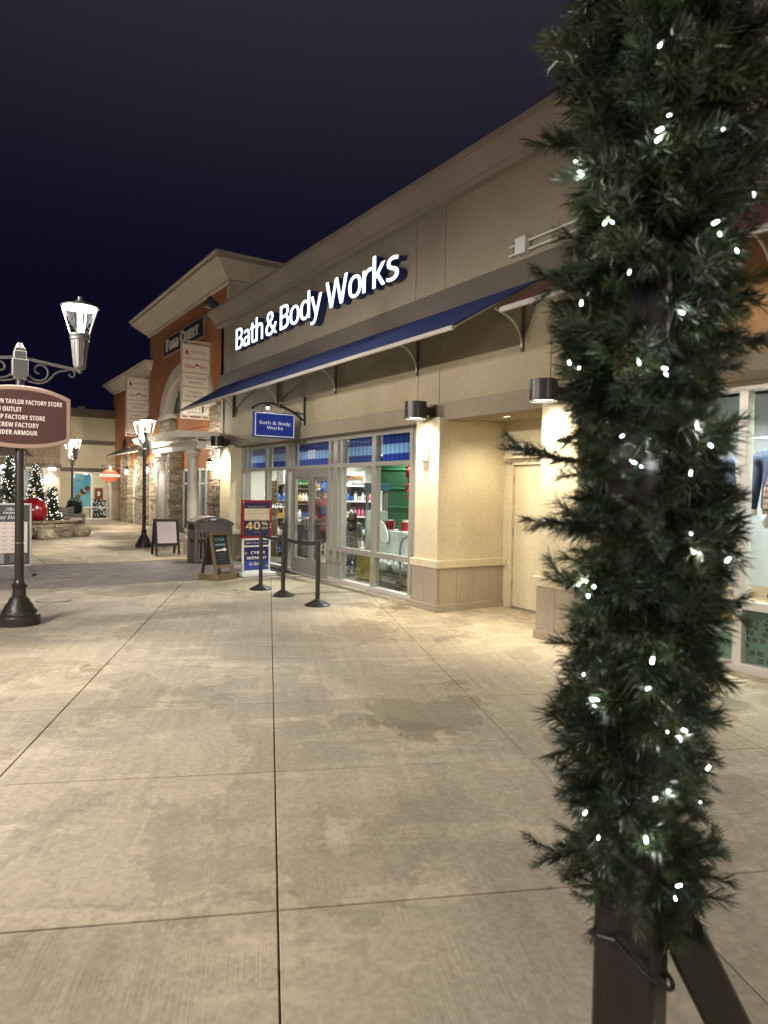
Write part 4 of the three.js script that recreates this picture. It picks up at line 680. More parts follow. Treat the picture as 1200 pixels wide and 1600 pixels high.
// ------------------------------------------------------------------ hours board behind the post
{
  const t = thing('hours_board', 'framed dark and pale hours board on a rubber foot behind the directory post', 'notice board', [1.0, 0, -14.3]);
  part(t, 'frame', [rb(1.0, 0.035, 0.05, 0.008, 0, 1.33, 0), rb(1.0, 0.035, 0.05, 0.008, 0, 0.2, 0), rb(0.035, 1.16, 0.05, 0.008, -0.49, 0.765, 0), rb(0.035, 1.16, 0.05, 0.008, 0.49, 0.765, 0)], std(0.5, 0.48, 0.47, 0.35, 0.5)); part(t, 'panel', rb(0.96, 1.11, 0.03, 0.006, 0, 0.765, -0.002), M.grey);
  canvasSign(t, 'sheet', 0.95, 1.1, 768, (g, w, h) => {
    g.fillStyle = '#3c3b3b'; g.fillRect(0, 0, w, h); g.strokeStyle = g.fillStyle = '#e8e6e2'; g.lineWidth = 5; g.beginPath(); for (let i = 0; i < 3; i++) { g.moveTo(w * (0.58 + i * 0.035), h * 0.1); g.lineTo(w * (0.62 + i * 0.035), h * 0.045); g.lineTo(w * (0.70 + i * 0.035), h * 0.1); } g.stroke();
    fit(g, 'Outlets', w * 0.66, h * 0.13, w * 0.24, h * 0.045, 'bold', 'serif'); g.save(); g.transform(1, 0, -0.3, 1, h * 0.07, 0); fit(g, 'Holiday Hours', w * 0.56, h * 0.205, w * 0.66, h * 0.085, '', 'serif'); g.restore();
    g.fillStyle = '#cdbfb6'; g.fillRect(w * 0.04, h * 0.28, w * 0.92, h * 0.52); g.fillStyle = '#6b6462';
    for (let r = 0; r < 7; r++) for (let c = 0; c < 6; c++) { const x = w * (0.07 + c * 0.15), y = h * (0.31 + r * 0.07); g.fillRect(x, y, w * 0.1, 4); g.fillRect(x + w * 0.02, y + 9, w * 0.06, 3); }
    g.fillStyle = '#8b8580'; g.fillRect(w * 0.04, h * 0.81, w * 0.52, h * 0.16); g.fillStyle = '#c4bfba'; for (let i = 0; i < 4; i++) g.fillRect(w * 0.66, h * (0.84 + i * 0.03), w * 0.26, 4);
  }, 0, 0.765, 0.0145);
  part(t, 'foot', [hexa([[-0.5, 0, 0.22], [0.5, 0, 0.22], [0.5, 0, -0.22], [-0.5, 0, -0.22], [-0.46, 0.13, 0.1], [0.46, 0.13, 0.1], [0.46, 0.13, -0.1], [-0.46, 0.13, -0.1]]), rb(0.9, 0.08, 0.08, 0.01, 0, 0.16, 0)], M.grey); part(t, 'wheel', cyl(0.06, 0.06, 0.04, 0.53, 0.0, 0, 16).rotateZ(0), M.black);
}
// ------------------------------------------------------------------ litter bin
{
  const t = thing('litter_bin', 'large brown slatted litter bin with a curved hood beside the pier', 'litter bin', [5.31, 0, -15.5]), w = 0.84, d = 0.54, H1 = 0.93;
  for (const sx of [-1, 1]) for (const sz of [-1, 1]) part(t, 'corner_post', rb(0.07, H1 + 0.02, 0.07, 0.01, sx * (w / 2 - 0.02), (H1 + 0.02) / 2, sz * (d / 2 - 0.02)), M.binBrown);
  part(t, 'liner', rb(w - 0.1, 0.62, d - 0.1, 0.02, 0, 0.36, 0), M.binDark);
  for (const [y, h] of [[0.055, 0.06], [0.56, 0.05], [0.72, 0.05]]) part(t, 'rail', [rb(w - 0.04, h, 0.04, 0.006, 0, y, d / 2 - 0.015), rb(w - 0.04, h, 0.04, 0.006, 0, y, -d / 2 + 0.015), rb(0.04, h, d - 0.04, 0.006, w / 2 - 0.015, y, 0), rb(0.04, h, d - 0.04, 0.006, -w / 2 + 0.015, y, 0)], M.binBrown);
  part(t, 'middle_band', rb(w - 0.06, 0.08, d - 0.06, 0.01, 0, 0.5, 0), std(0.05, 0.022, 0.018, 0.6));
  for (const [y0, y1] of [[0.08, 0.45], [0.58, 0.7]]) { for (let i = 0; i < 9; i++) part(t, 'slat', rb(0.046, y1 - y0, 0.022, 0.005, -0.332 + i * 0.083, (y0 + y1) / 2, d / 2 - 0.014), M.binBrown); for (let i = 0; i < 5; i++) for (const s of [-1, 1]) part(t, 'slat', rb(0.022, y1 - y0, 0.05, 0.005, s * (w / 2 - 0.014), (y0 + y1) / 2, -0.18 + i * 0.09), M.binBrown); }
  part(t, 'front_shield', rb(w - 0.12, 0.22, 0.02, 0.005, 0, 0.84, d / 2 - 0.03), M.binBrown);
  const s = new THREE.Shape(); s.moveTo(-w / 2 - 0.04, H1); s.quadraticCurveTo(0, H1 + 0.24, w / 2 + 0.04, H1 - 0.03); s.lineTo(w / 2 + 0.04, H1 - 0.08); s.quadraticCurveTo(0, H1 + 0.17, -w / 2 - 0.04, H1 - 0.05); s.closePath();
  part(t, 'hood', extr(s, d + 0.06, 0.006).translate(0, 0, -d / 2 - 0.03), M.binBrown); part(t, 'hood_end', [rb(0.02, 0.16, d - 0.1, 0.005, -w / 2 + 0.01, 0.82, 0)], M.binDark); part(t, 'label_plate', rb(0.12, 0.035, 0.01, 0.003, -0.02, 0.985, d / 2 + 0.035), M.white);
}
// ------------------------------------------------------------------ pavement signs
function aBoard(name, label, pos, turn, w, h, mat, draw, plank) {
  const t = thing(name, label, 'pavement sign', pos, turn), lean = 0.2, leg = (x, z, s, m = mat) => flat([x, 0, z + s * lean], [x, h, z], 0.055, 0.03);
  for (const s of [-1, 1]) { part(t, 'leg', leg(s * w / 2, 0.02, 1), mat); part(t, 'leg', leg(s * w / 2, -0.02, -1), mat === M.wood ? M.woodDark : mat); }
  const ang = Math.atan(lean / h), face = new THREE.Group(); face.name = 'panel_frame'; t.add(face); face.position.set(0, h * 0.62, 0.02 + lean * 0.38); face.rotation.x = -ang;
  const ph = h * 0.7; for (const sy of [1, -1]) part(face, 'rail', rb(w, 0.057, 0.035, 0.006, 0, sy * ph / 2, 0), mat); part(face, 'board', rb(w - 0.05, ph - 0.05, 0.018, 0.004, 0, 0, -0.004), M.chalk);
  const m = part(face, 'writing', new THREE.PlaneGeometry(w - 0.08, ph - 0.08), std(1, 1, 1, 0.85, 0, { map: canvasTex(512, Math.round(512 * (ph - 0.08) / (w - 0.08)), draw) })); m.position.z = 0.0065;
  const back = part(t, 'back_board', rb(w - 0.05, ph - 0.02, 0.018, 0.004), M.woodDark); back.position.set(0, h * 0.62, -0.02 - lean * 0.38); back.rotation.x = ang;
  if (plank) part(t, 'foot_plank', [rb(w + 0.08, 0.11, 0.03, 0.006, 0, 0.058, lean + 0.05), rb(0.03, 0.11, 2 * lean + 0.12, 0.006, -w / 2 - 0.03, 0.058, 0), rb(0.03, 0.11, 2 * lean + 0.12, 0.006, w / 2 + 0.03, 0.058, 0)], mat);
  part(t, 'stay', bar([w / 2 + 0.03, h * 0.5, -lean * 0.5], [w / 2 + 0.03, h * 0.5, lean * 0.5], 0.006), M.steel);
}
aBoard('chalk_board', 'wooden chalkboard stand with a white arrow in front of the litter bin', [4.41, 0, -12.42], 0.36, 0.39, 0.88, M.wood, (g, w, h) => {
  g.fillStyle = '#26282c'; g.fillRect(0, 0, w, h); g.fillStyle = 'rgba(200,200,210,.05)'; for (let i = 0; i < 40; i++) g.fillRect((i * 97) % w, (i * 53) % h, 120, 6);
  g.fillStyle = '#7fb2c4'; fit(g, 'OPEN', w * 0.46, h * 0.14, w * 0.72, h * 0.15, ''); g.fillStyle = '#9dc3cf'; fit(g, 'welcome', w * 0.48, h * 0.31, w * 0.8, h * 0.11, 'bold');
  g.fillStyle = '#eceae6'; g.beginPath(); g.moveTo(w * 0.08, h * 0.49); g.lineTo(w * 0.68, h * 0.46); g.lineTo(w * 0.68, h * 0.41); g.lineTo(w * 0.92, h * 0.485); g.lineTo(w * 0.68, h * 0.56); g.lineTo(w * 0.68, h * 0.52); g.lineTo(w * 0.08, h * 0.535); g.fill();
  g.fillStyle = '#8f9096'; for (let i = 0; i < 4; i++) g.fillRect(w * (0.14 + (i % 2) * 0.06), h * (0.62 + i * 0.07), w * (0.6 - i * 0.07), 5);
}, true);
aBoard('white_notice_board', 'black framed pavement sign with a pale sheet beside the pergola column', [4.93, 0, -17.75], 0.0, 0.56, 0.9, M.black, (g, w, h) => {
  g.fillStyle = '#cfc6cf'; g.fillRect(0, 0, w, h); g.strokeStyle = '#a79ba6'; g.lineWidth = 3; for (let i = 0; i < 14; i++) { g.beginPath(); g.moveTo(w * (0.2 + (i % 3) * 0.05), h * (0.12 + i * 0.04)); g.quadraticCurveTo(w * 0.5, h * (0.08 + i * 0.04), w * (0.75 + (i % 2) * 0.06), h * (0.13 + i * 0.04)); g.stroke(); } g.fillStyle = '#b0a4ae'; for (let i = 0; i < 5; i++) g.fillRect(w * 0.16, h * (0.7 + i * 0.05), w * 0.68, 3);
}, false);
{
  const t = thing('promotion_stand', 'tall red framed sale poster stand on a white foot left of the shop doors', 'poster stand', [5.25, 0, -12.62], 0.06);
  part(t, 'foot', rb(0.72, 0.07, 0.36, 0.012, 0, 0.035, 0), M.white); part(t, 'frame', [rb(0.035, 0.66, 0.05, 0.006, -0.28, 0.39, 0), rb(0.035, 0.66, 0.05, 0.006, 0.28, 0.39, 0), rb(0.6, 0.035, 0.05, 0.006, 0, 0.71, 0), rb(0.56, 0.03, 0.05, 0.006, 0, 0.575, 0), rb(0.56, 0.035, 0.05, 0.006, 0, 0.09, 0)], M.white);
  part(t, 'panel', rb(0.55, 0.62, 0.03, 0.004, 0, 0.39, 0), std(0.03, 0.035, 0.12, 0.5)); part(t, 'upper_frame', rb(0.64, 0.74, 0.05, 0.008, 0, 1.1, 0), std(0.30, 0.012, 0.03, 0.45));
  const sale = (g, w, h) => {
    g.fillStyle = '#2c3056'; g.fillRect(0, 0, w, h); g.fillStyle = '#d8c39a'; fit(g, 'IN STORE & ONLINE*', w / 2, h * 0.125, w * 0.7, h * 0.045); g.fillStyle = '#e4d2ae'; g.fillRect(0, h * 0.175, w, h * 0.36);
    g.fillStyle = '#2c3056'; fit(g, 'ENTIRE', w * 0.51, h * 0.275, w * 0.9, h * 0.17); fit(g, 'STORE', w * 0.51, h * 0.445, w * 0.9, h * 0.17); g.fillStyle = '#f1e4c6'; fit(g, 'ENTIRE', w * 0.5, h * 0.268, w * 0.9, h * 0.165); fit(g, 'STORE', w * 0.5, h * 0.438, w * 0.9, h * 0.165);
    g.fillStyle = '#e8c888'; fit(g, '40', w * 0.35, h * 0.7, w * 0.6, h * 0.33); fit(g, '%', w * 0.82, h * 0.635, w * 0.26, h * 0.16); fit(g, 'OFF', w * 0.82, h * 0.775, w * 0.27, h * 0.09); g.fillRect(w * 0.36, h * 0.89, w * 0.26, 4);
  };
  const cyber = (g, w, h) => { g.fillStyle = '#20265a'; g.fillRect(0, 0, w, h); g.fillStyle = '#2f418e'; g.fillRect(0, h * 0.6, w, h * 0.4); g.fillStyle = '#f3efe6'; fit(g, 'CYBER', w * 0.56, h * 0.24, w * 0.6, h * 0.17); fit(g, 'MONDAY', w * 0.52, h * 0.47, w * 0.82, h * 0.17); g.fillStyle = '#ecd7a4'; g.save(); g.transform(1, 0, -0.25, 1, h * 0.18, 0); fit(g, 'is here', w * 0.5, h * 0.73, w * 0.56, h * 0.2, 'bold', 'serif'); g.restore(); g.fillStyle = '#c9a862'; for (let i = 0; i < 6; i++) { g.save(); g.translate(w * 0.08, h * 0.25); g.rotate(i * 1.05); g.fillRect(0, -6, 26, 12); g.restore(); g.save(); g.translate(w * 0.92, h * 0.84); g.rotate(i * 1.05); g.fillRect(0, -6, 22, 12); g.restore(); } };
  const name = (g, w, h) => { g.fillStyle = '#23264a'; g.fillRect(0, 0, w, h); g.fillStyle = '#d9dcec'; fit(g, 'Bath & Body Works', w / 2, h * 0.54, w * 0.84, h * 0.5, ''); };
  for (const s of [1, -1]) { const r = s > 0 ? 0 : Math.PI; canvasSign(t, 'poster', 0.53, 0.64, 512, sale, 0, 1.1, s * 0.0265, {}, r); canvasSign(t, 'poster', 0.52, 0.44, 512, cyber, 0, 0.335, s * 0.017, {}, r); canvasSign(t, 'name_strip', 0.52, 0.09, 512, name, 0, 0.645, s * 0.017, {}, r); }
  part(t, 'panel', rb(0.55, 0.1, 0.03, 0.004, 0, 0.645, 0), std(0.03, 0.035, 0.1, 0.5)); part(t, 'clip', [[-0.29, 1.42], [0.29, 1.3], [0.29, 1.0], [0.29, 0.94]].map(([x, y]) => new THREE.SphereGeometry(0.012, 8, 6).translate(x, y, 0.03)), M.white);
}
// ------------------------------------------------------------------ belt barrier posts
{
  const P = [[4.577, -10.79], [4.61, -9.975], [4.665, -8.905]], names = ['black belt barrier post nearest the sale poster stand', 'middle black belt barrier post, tied by belts to both neighbours', 'black belt barrier post nearest the viewer and the doors'];
  P.forEach(([x, z], i) => {
    const t = thing('barrier_post', names[i], 'barrier post', [x, 0, z], 0);
    part(t, 'base', lathe([[0, 0], [0.185, 0], [0.188, 0.012], [0.165, 0.03], [0.11, 0.055], [0.055, 0.085], [0.04, 0.1], [0, 0.1]], 32), std(0.022, 0.02, 0.02, 0.5, 0, { roughnessMap: roughMap })); part(t, 'pole', cyl(0.033, 0.033, 0.84, 0, 0.08, 0, 20), M.black); part(t, 'belt_head', [cyl(0.037, 0.037, 0.075, 0, 0.865, 0, 20), cyl(0.035, 0.028, 0.012, 0, 0.94, 0, 20)], M.black);
    if (i < 2) {
      const [x2, z2] = P[i + 1], g = new THREE.PlaneGeometry(1, 0.055, 14, 1), p = g.attributes.position, dx = x2 - x, dz = z2 - z;
      for (let k = 0; k < p.count; k++) { const q = p.getX(k) + 0.5, y = p.getY(k); p.setXYZ(k, dx * (0.03 + 0.94 * q), 0.905 + y - 0.035 * 4 * q * (1 - q) * (i ? 0.9 : 0.6), dz * (0.03 + 0.94 * q) + 0.001); }
      g.computeVertexNormals(); const back = g.clone(); back.translate(-0.002, 0, 0); part(t, 'belt', [g, back], std(0.012, 0.012, 0.013, 0.8, 0, { side: THREE.DoubleSide }));
    }
  });
}
// ------------------------------------------------------------------ planter with the holiday display
{
  const t = thing('stone_planter', 'low curved ledge stone planter wall holding the holiday trees', 'planter', [2.2, 0, -26.6]), R0 = 2.15;
  part(t, 'soil', cyl(R0 - 0.1, R0 - 0.1, 0.3, 0, 0.05, 0, 40), M.stoneDark); let n = 0;
  for (let y = 0; y < 0.46;) { const h = rr(0.07, 0.12); for (let a = -0.7; a < 3.5;) { const w = rr(0.25, 0.55), da = w / R0, p = rr(-0.02, 0.05), g = muv(rb(w - 0.01, h - 0.008, 0.25, 0.012)); g.translate(0, y + h / 2, R0 - 0.12 + p).rotateY(a + da / 2 - Math.PI / 2 + Math.PI / 2 - 1.4); part(t, 'stone', g, [M.stone, M.stoneB, M.stoneC][(rnd() * 3) | 0]); a += da; n++; } y += h; }
  for (let a = -0.7; a < 3.5; a += 0.3) part(t, 'coping_stone', muv(rb(0.3 * R0 - 0.012, 0.07, 0.42, 0.015)).translate(0, 0.52 + rr(-0.004, 0.004), R0 - 0.12).rotateY(a + 0.15 - 1.4), M.stoneB);
  const rock = (label, x, z, s, m) => { const g = new THREE.IcosahedronGeometry(1, 2), p = g.attributes.position; const h = (a, b, c) => 0.12 * Math.sin(a * 5.1 + b * 3.3 + s * 9) * Math.cos(c * 4.7 + a * 2); for (let i = 0; i < p.count; i++) { const x1 = p.getX(i), y1 = p.getY(i), z1 = p.getZ(i), k = 1 + h(x1, y1, z1); p.setXYZ(i, x1 * k * s, y1 * k * s * 0.55, z1 * k * s * 0.7); } g.computeVertexNormals(); const r = thing('boulder', label, 'boulder', [x, s * 0.3, z], s * 3); part(r, 'rock', toCreasedNormals(muv(g), 0.9), m); };
  rock('pale boulder at the foot of the planter wall below the red ball', 2.95, -24.25, 0.42, M.stoneC); rock('tan boulder at the right end of the planter wall', 4.2, -25.5, 0.46, M.stone); rock('small dark rock beside the tan boulder at the planter', 3.65, -25.0, 0.26, M.stoneDark);
  // lit trees
  const tree = (label, x, z, h, r) => {
    const q = thing('holiday_tree', label, 'lit tree', [x, 0.3, z]); part(q, 'trunk', cyl(0.05, 0.02, h, 0, 0, 0, 8), M.twig);
    const leaf = [], bulbs = []; for (let i = 0; i < 420; i++) { const f = Math.pow(rnd(), 0.7), y = 0.15 + f * (h - 0.15), rad = r * (1 - f * 0.86) * rr(0.35, 1.05), a = rr(0, 6.283), g = new THREE.ConeGeometry(rr(0.03, 0.06), rr(0.16, 0.3), 4); g.rotateZ(-1.1 - rr(0, 0.5)).rotateY(-a).translate(rad * Math.cos(a), y, rad * Math.sin(a)); leaf.push(g); }
    part(q, 'crown', leaf, M.needle); for (let i = 0; i < 170; i++) { const f = Math.pow(rnd(), 0.75), y = 0.12 + f * (h - 0.1), rad = r * (1.08 - f * 0.9), a = rr(0, 6.283); bulbs.push(new THREE.OctahedronGeometry(0.017).translate(rad * Math.cos(a), y, rad * Math.sin(a))); }
    part(q, 'light_bulb', bulbs, std(1, 1, 1, 0.5, 0, { emissive: rgb(1, 0.9, 0.82), emissiveIntensity: 2.2 })).userData.kind = 'stuff'; return q;
  };
  tree('tallest slender tree strung with white lights left of the red ball', 2.05, -25.6, 2.35, 0.48); tree('slender tree strung with white lights directly behind the red ball', 3.0, -27.2, 2.15, 0.45); tree('shortest tree strung with white lights right of the red ball', 3.42, -26.4, 1.35, 0.36); tree('broad lit tree partly hidden behind the directory post at the left edge', 0.5, -26.2, 2.3, 0.6);
  const ball = thing('red_ball', 'giant glossy red ornament ball on the planter between lit trees', 'ornament', [2.72, 0.88, -25.3]); part(ball, 'sphere', new THREE.SphereGeometry(0.44, 36, 24), new THREE.MeshPhysicalMaterial({ color: rgb(0.21, 0.003, 0.009), roughness: 0.28, clearcoat: 1, clearcoatRoughness: 0.12 })); part(ball, 'cap', [cyl(0.09, 0.08, 0.09, 0, 0.42, 0, 20), new THREE.TorusGeometry(0.05, 0.01, 6, 16).translate(0, 0.55, 0)], std(0.6, 0.5, 0.3, 0.3, 0.9));
  const bl = thing('blue_ball', 'glossy blue ornament ball on the lit tree at the left edge', 'ornament', [0.48, 2.65, -26.1]); part(bl, 'sphere', new THREE.SphereGeometry(0.2, 24, 16), new THREE.MeshPhysicalMaterial({ color: rgb(0.01, 0.06, 0.5), roughness: 0.25, clearcoat: 1 })); part(bl, 'cap', cyl(0.04, 0.04, 0.05, 0, 0.19, 0, 12), M.steel);
  const urn = thing('lit_urn', 'grey urn topped with a blaze of white string lights behind the post', 'urn', [1.1, 0.35, -25.6]); part(urn, 'bowl', lathe([[0, 0], [0.26, 0], [0.24, 0.08], [0.1, 0.14], [0.12, 0.22], [0.34, 0.42], [0.4, 0.62], [0.37, 0.64], [0, 0.58]], 24), M.grey); part(urn, 'wreath', new THREE.TorusGeometry(0.16, 0.04, 8, 24).translate(0, 0.4, 0.32), std(0.12, 0.10, 0.09, 0.7));
  const fl = []; for (let i = 0; i < 90; i++) fl.push(new THREE.OctahedronGeometry(0.022).translate(rr(-0.42, 0.42), 0.64 + rr(0, 0.24) * rnd(), rr(-0.3, 0.3))); for (let i = 0; i < 25; i++) fl.push(new THREE.OctahedronGeometry(0.02).translate(0.3 + rr(-0.03, 0.03), 0.8 + i * 0.025, 0)); part(urn, 'string_light', fl, std(1, 1, 1, 0.5, 0, { emissive: rgb(1, 0.9, 0.84), emissiveIntensity: 5 })).userData.kind = 'stuff';
  const bush = thing('clipped_shrub', 'round clipped dark shrub in a square wooden tub below the far lamp', 'potted shrub', [4.5, 0, -28.7]); part(bush, 'tub', [rb(0.62, 0.62, 0.62, 0.02, 0, 0.33, 0), rb(0.68, 0.07, 0.68, 0.015, 0, 0.63, 0), ...[-1, 1].flatMap((a) => [-1, 1].map((b) => rb(0.07, 0.66, 0.07, 0.01, a * 0.3, 0.33, b * 0.3)))], M.grey);
  const lf = []; for (let i = 0; i < 700; i++) { const d = V(rr(-1, 1), rr(-1, 1), rr(-1, 1)).normalize(), g = new THREE.PlaneGeometry(0.05, 0.03); g.rotateX(rr(0, 3)).rotateY(rr(0, 3)).translate(d.x * 0.3 * rr(0.9, 1.05), 0.92 + d.y * 0.34 * rr(0.9, 1.05), d.z * 0.3 * rr(0.9, 1.05)); lf.push(g); } part(bush, 'foliage', lf, std(0.012, 0.028, 0.014, 0.7, 0, { side: THREE.DoubleSide })).userData.kind = 'stuff'; part(bush, 'crown', new THREE.SphereGeometry(0.27, 18, 14).scale(1, 1.15, 1).translate(0, 0.92, 0), std(0.006, 0.014, 0.008, 0.9));
  const bench = thing('planter_bench', 'grey slatted bench end behind the planter at the shortest lit tree', 'bench', [3.95, 0, -27.6], 0.2); part(bench, 'seat', [...Array(4)].map((_, i) => rb(0.9, 0.03, 0.08, 0.006, 0, 0.45, -0.15 + i * 0.1)), M.grey); part(bench, 'backrest', [...Array(4)].map((_, i) => rb(0.9, 0.08, 0.03, 0.006, 0, 0.58 + i * 0.1, -0.22)), M.grey); for (const s of [-1, 1]) part(bench, 'leg', [rb(0.05, 0.45, 0.05, 0.006, s * 0.42, 0.225, 0.15), rb(0.05, 0.95, 0.05, 0.006, s * 0.42, 0.475, -0.2)], M.grey);
}

// ------------------------------------------------------------------ figures: smooth tapered capsules meshed as one surface
function skin(bones, half, res, k = 0.03, ell = []) {
  const mc = new MarchingCubes(res, new THREE.MeshBasicMaterial(), false, false, 60000), h = res / 2, n = res;
  for (let z = 0; z < n; z++) for (let y = 0; y < n; y++) for (let x = 0; x < n; x++) {
    const px = (x - h) / h * half[0], py = (y - h) / h * half[1] + half[1], pz = (z - h) / h * half[2]; let d = 1e3;
    for (const [a, b, ra, rb2] of bones) {
      const bxx = b[0] - a[0], by = b[1] - a[1], bz = b[2] - a[2], ax = px - a[0], ay = py - a[1], az = pz - a[2], l = bxx * bxx + by * by + bz * bz, t = l ? Math.min(1, Math.max(0, (ax * bxx + ay * by + az * bz) / l)) : 0;
      const q = Math.hypot(ax - bxx * t, ay - by * t, az - bz * t) - (ra + (rb2 - ra) * t), m = Math.max(k - Math.abs(d - q), 0) / k; d = Math.min(d, q) - m * m * k * 0.25;
    }
    for (const [c, r] of ell) { const q = (Math.hypot((px - c[0]) / r[0], (py - c[1]) / r[1], (pz - c[2]) / r[2]) - 1) * Math.min(...r), m = Math.max(k - Math.abs(d - q), 0) / k; d = Math.min(d, q) - m * m * k * 0.25; }
    mc.field[z * n * n + y * n + x] = -d;
  }
  mc.isolation = 0; mc.update();
  const g = new THREE.BufferGeometry(), c = mc.count, p = mc.positionArray.slice(0, c * 3), nn = mc.normalArray.slice(0, c * 3);
  for (let i = 0; i < c; i++) { p[3 * i] *= half[0]; p[3 * i + 1] = p[3 * i + 1] * half[1] + half[1]; p[3 * i + 2] *= half[2]; }
  g.setAttribute('position', new THREE.BufferAttribute(p, 3)); g.setAttribute('normal', new THREE.BufferAttribute(nn, 3)); g.computeVertexNormals();
  return mergeSmooth(g);
}
function mergeSmooth(g) {
  const p = g.attributes.position, map = new Map(), acc = [], id = new Int32Array(p.count), n = g.attributes.normal;
  for (let i = 0; i < p.count; i++) { const key = `${Math.round(p.getX(i) * 2e3)},${Math.round(p.getY(i) * 2e3)},${Math.round(p.getZ(i) * 2e3)}`; let j = map.get(key); if (j === undefined) { j = acc.length; map.set(key, j); acc.push([0, 0, 0]); } id[i] = j; acc[j][0] += n.getX(i); acc[j][1] += n.getY(i); acc[j][2] += n.getZ(i); }
  for (let i = 0; i < p.count; i++) { const a = acc[id[i]], l = Math.hypot(...a) || 1; n.setXYZ(i, a[0] / l, a[1] / l, a[2] / l); }
  return muv(g);
}
// skeleton in units of the standing height, facing +z
function skeleton(H, w = 1, armsFwd = 0.05, elbow = 0.1) {
  const s = (x, y, z) => [x * H, y * H, z * H], J = {};
  J.pelvis = s(0, 0.53, 0); J.waist = s(0, 0.6, 0); J.chest = s(0, 0.72, 0); J.neck = s(0, 0.82, -0.005); J.head = s(0, 0.905, 0.01);
  for (const [k, q] of [['l', -1], ['r', 1]]) { J['sh' + k] = s(q * 0.1 * w, 0.79, 0); J['el' + k] = s(q * 0.128 * w, 0.63, armsFwd * 0.5); J['wr' + k] = s(q * 0.12 * w, 0.49 + elbow, armsFwd + elbow * 0.8); J['hip' + k] = s(q * 0.052, 0.51, 0); J['kn' + k] = s(q * 0.055, 0.28, 0.012); J['an' + k] = s(q * 0.056, 0.05, -0.012); J['toe' + k] = s(q * 0.066, 0.018, 0.085); }
  return J;
}
function bodyBones(J, H) {
  const B = [[J.pelvis, J.waist, 0.075 * H, 0.066 * H], [J.waist, J.chest, 0.066 * H, 0.078 * H], [J.chest, J.neck, 0.07 * H, 0.03 * H], [J.neck, J.head, 0.031 * H, 0.032 * H]];
  for (const k of ['l', 'r']) B.push([J.chest, J['sh' + k], 0.055 * H, 0.034 * H], [J['sh' + k], J['el' + k], 0.03 * H, 0.024 * H], [J['el' + k], J['wr' + k], 0.024 * H, 0.016 * H], [J.pelvis, J['hip' + k], 0.06 * H, 0.055 * H], [J['hip' + k], J['kn' + k], 0.052 * H, 0.033 * H], [J['kn' + k], J['an' + k], 0.033 * H, 0.021 * H], [J['an' + k], J['toe' + k], 0.024 * H, 0.017 * H]);
  return B;
}
function handBones(J, H, k) {
  const w = J['wr' + k], e = J['el' + k], d = V(w[0] - e[0], w[1] - e[1], w[2] - e[2]).normalize(), q = k === 'l' ? -1 : 1, side = V(0, 0, 1).cross(d).length() > 0.3 ? V(0, 0, 1) : V(0, 1, 0), P = (f, s) => [w[0] + d.x * f * H + side.x * s * H, w[1] + d.y * f * H + side.y * s * H, w[2] + d.z * f * H + side.z * s * H + 0.004 * q * 0], out = [[w, P(0.05, 0), 0.016 * H, 0.02 * H]];
  [[-0.018, 0.094], [-0.006, 0.102], [0.006, 0.098], [0.017, 0.086]].forEach(([s, l]) => out.push([P(0.05, s), P(l - 0.018, s * 1.1), 0.0062 * H, 0.0055 * H], [P(l - 0.018, s * 1.1), P(l, s), 0.0055 * H, 0.0045 * H]));
  out.push([P(0.02, 0.014), P(0.045, 0.034), 0.0075 * H, 0.006 * H], [P(0.045, 0.034), P(0.062, 0.036), 0.006 * H, 0.005 * H]); return out;
}
function headEll(J, H) { const c = J.head; return [[[c[0], c[1] + 0.012 * H, c[2]], [0.046 * H, 0.064 * H, 0.055 * H]], [[c[0], c[1] - 0.03 * H, c[2] + 0.02 * H], [0.034 * H, 0.036 * H, 0.034 * H]], [[c[0], c[1] - 0.004 * H, c[2] + 0.058 * H], [0.009 * H, 0.013 * H, 0.012 * H]], [[c[0] - 0.047 * H, c[1], c[2]], [0.008 * H, 0.019 * H, 0.012 * H]], [[c[0] + 0.047 * H, c[1], c[2]], [0.008 * H, 0.019 * H, 0.012 * H]]]; }
const skinMat = std(0.45, 0.27, 0.19, 0.6);
function grow(b, e) { return b.map(([a, c, r, s]) => [a, c, r + e, s + e]); }
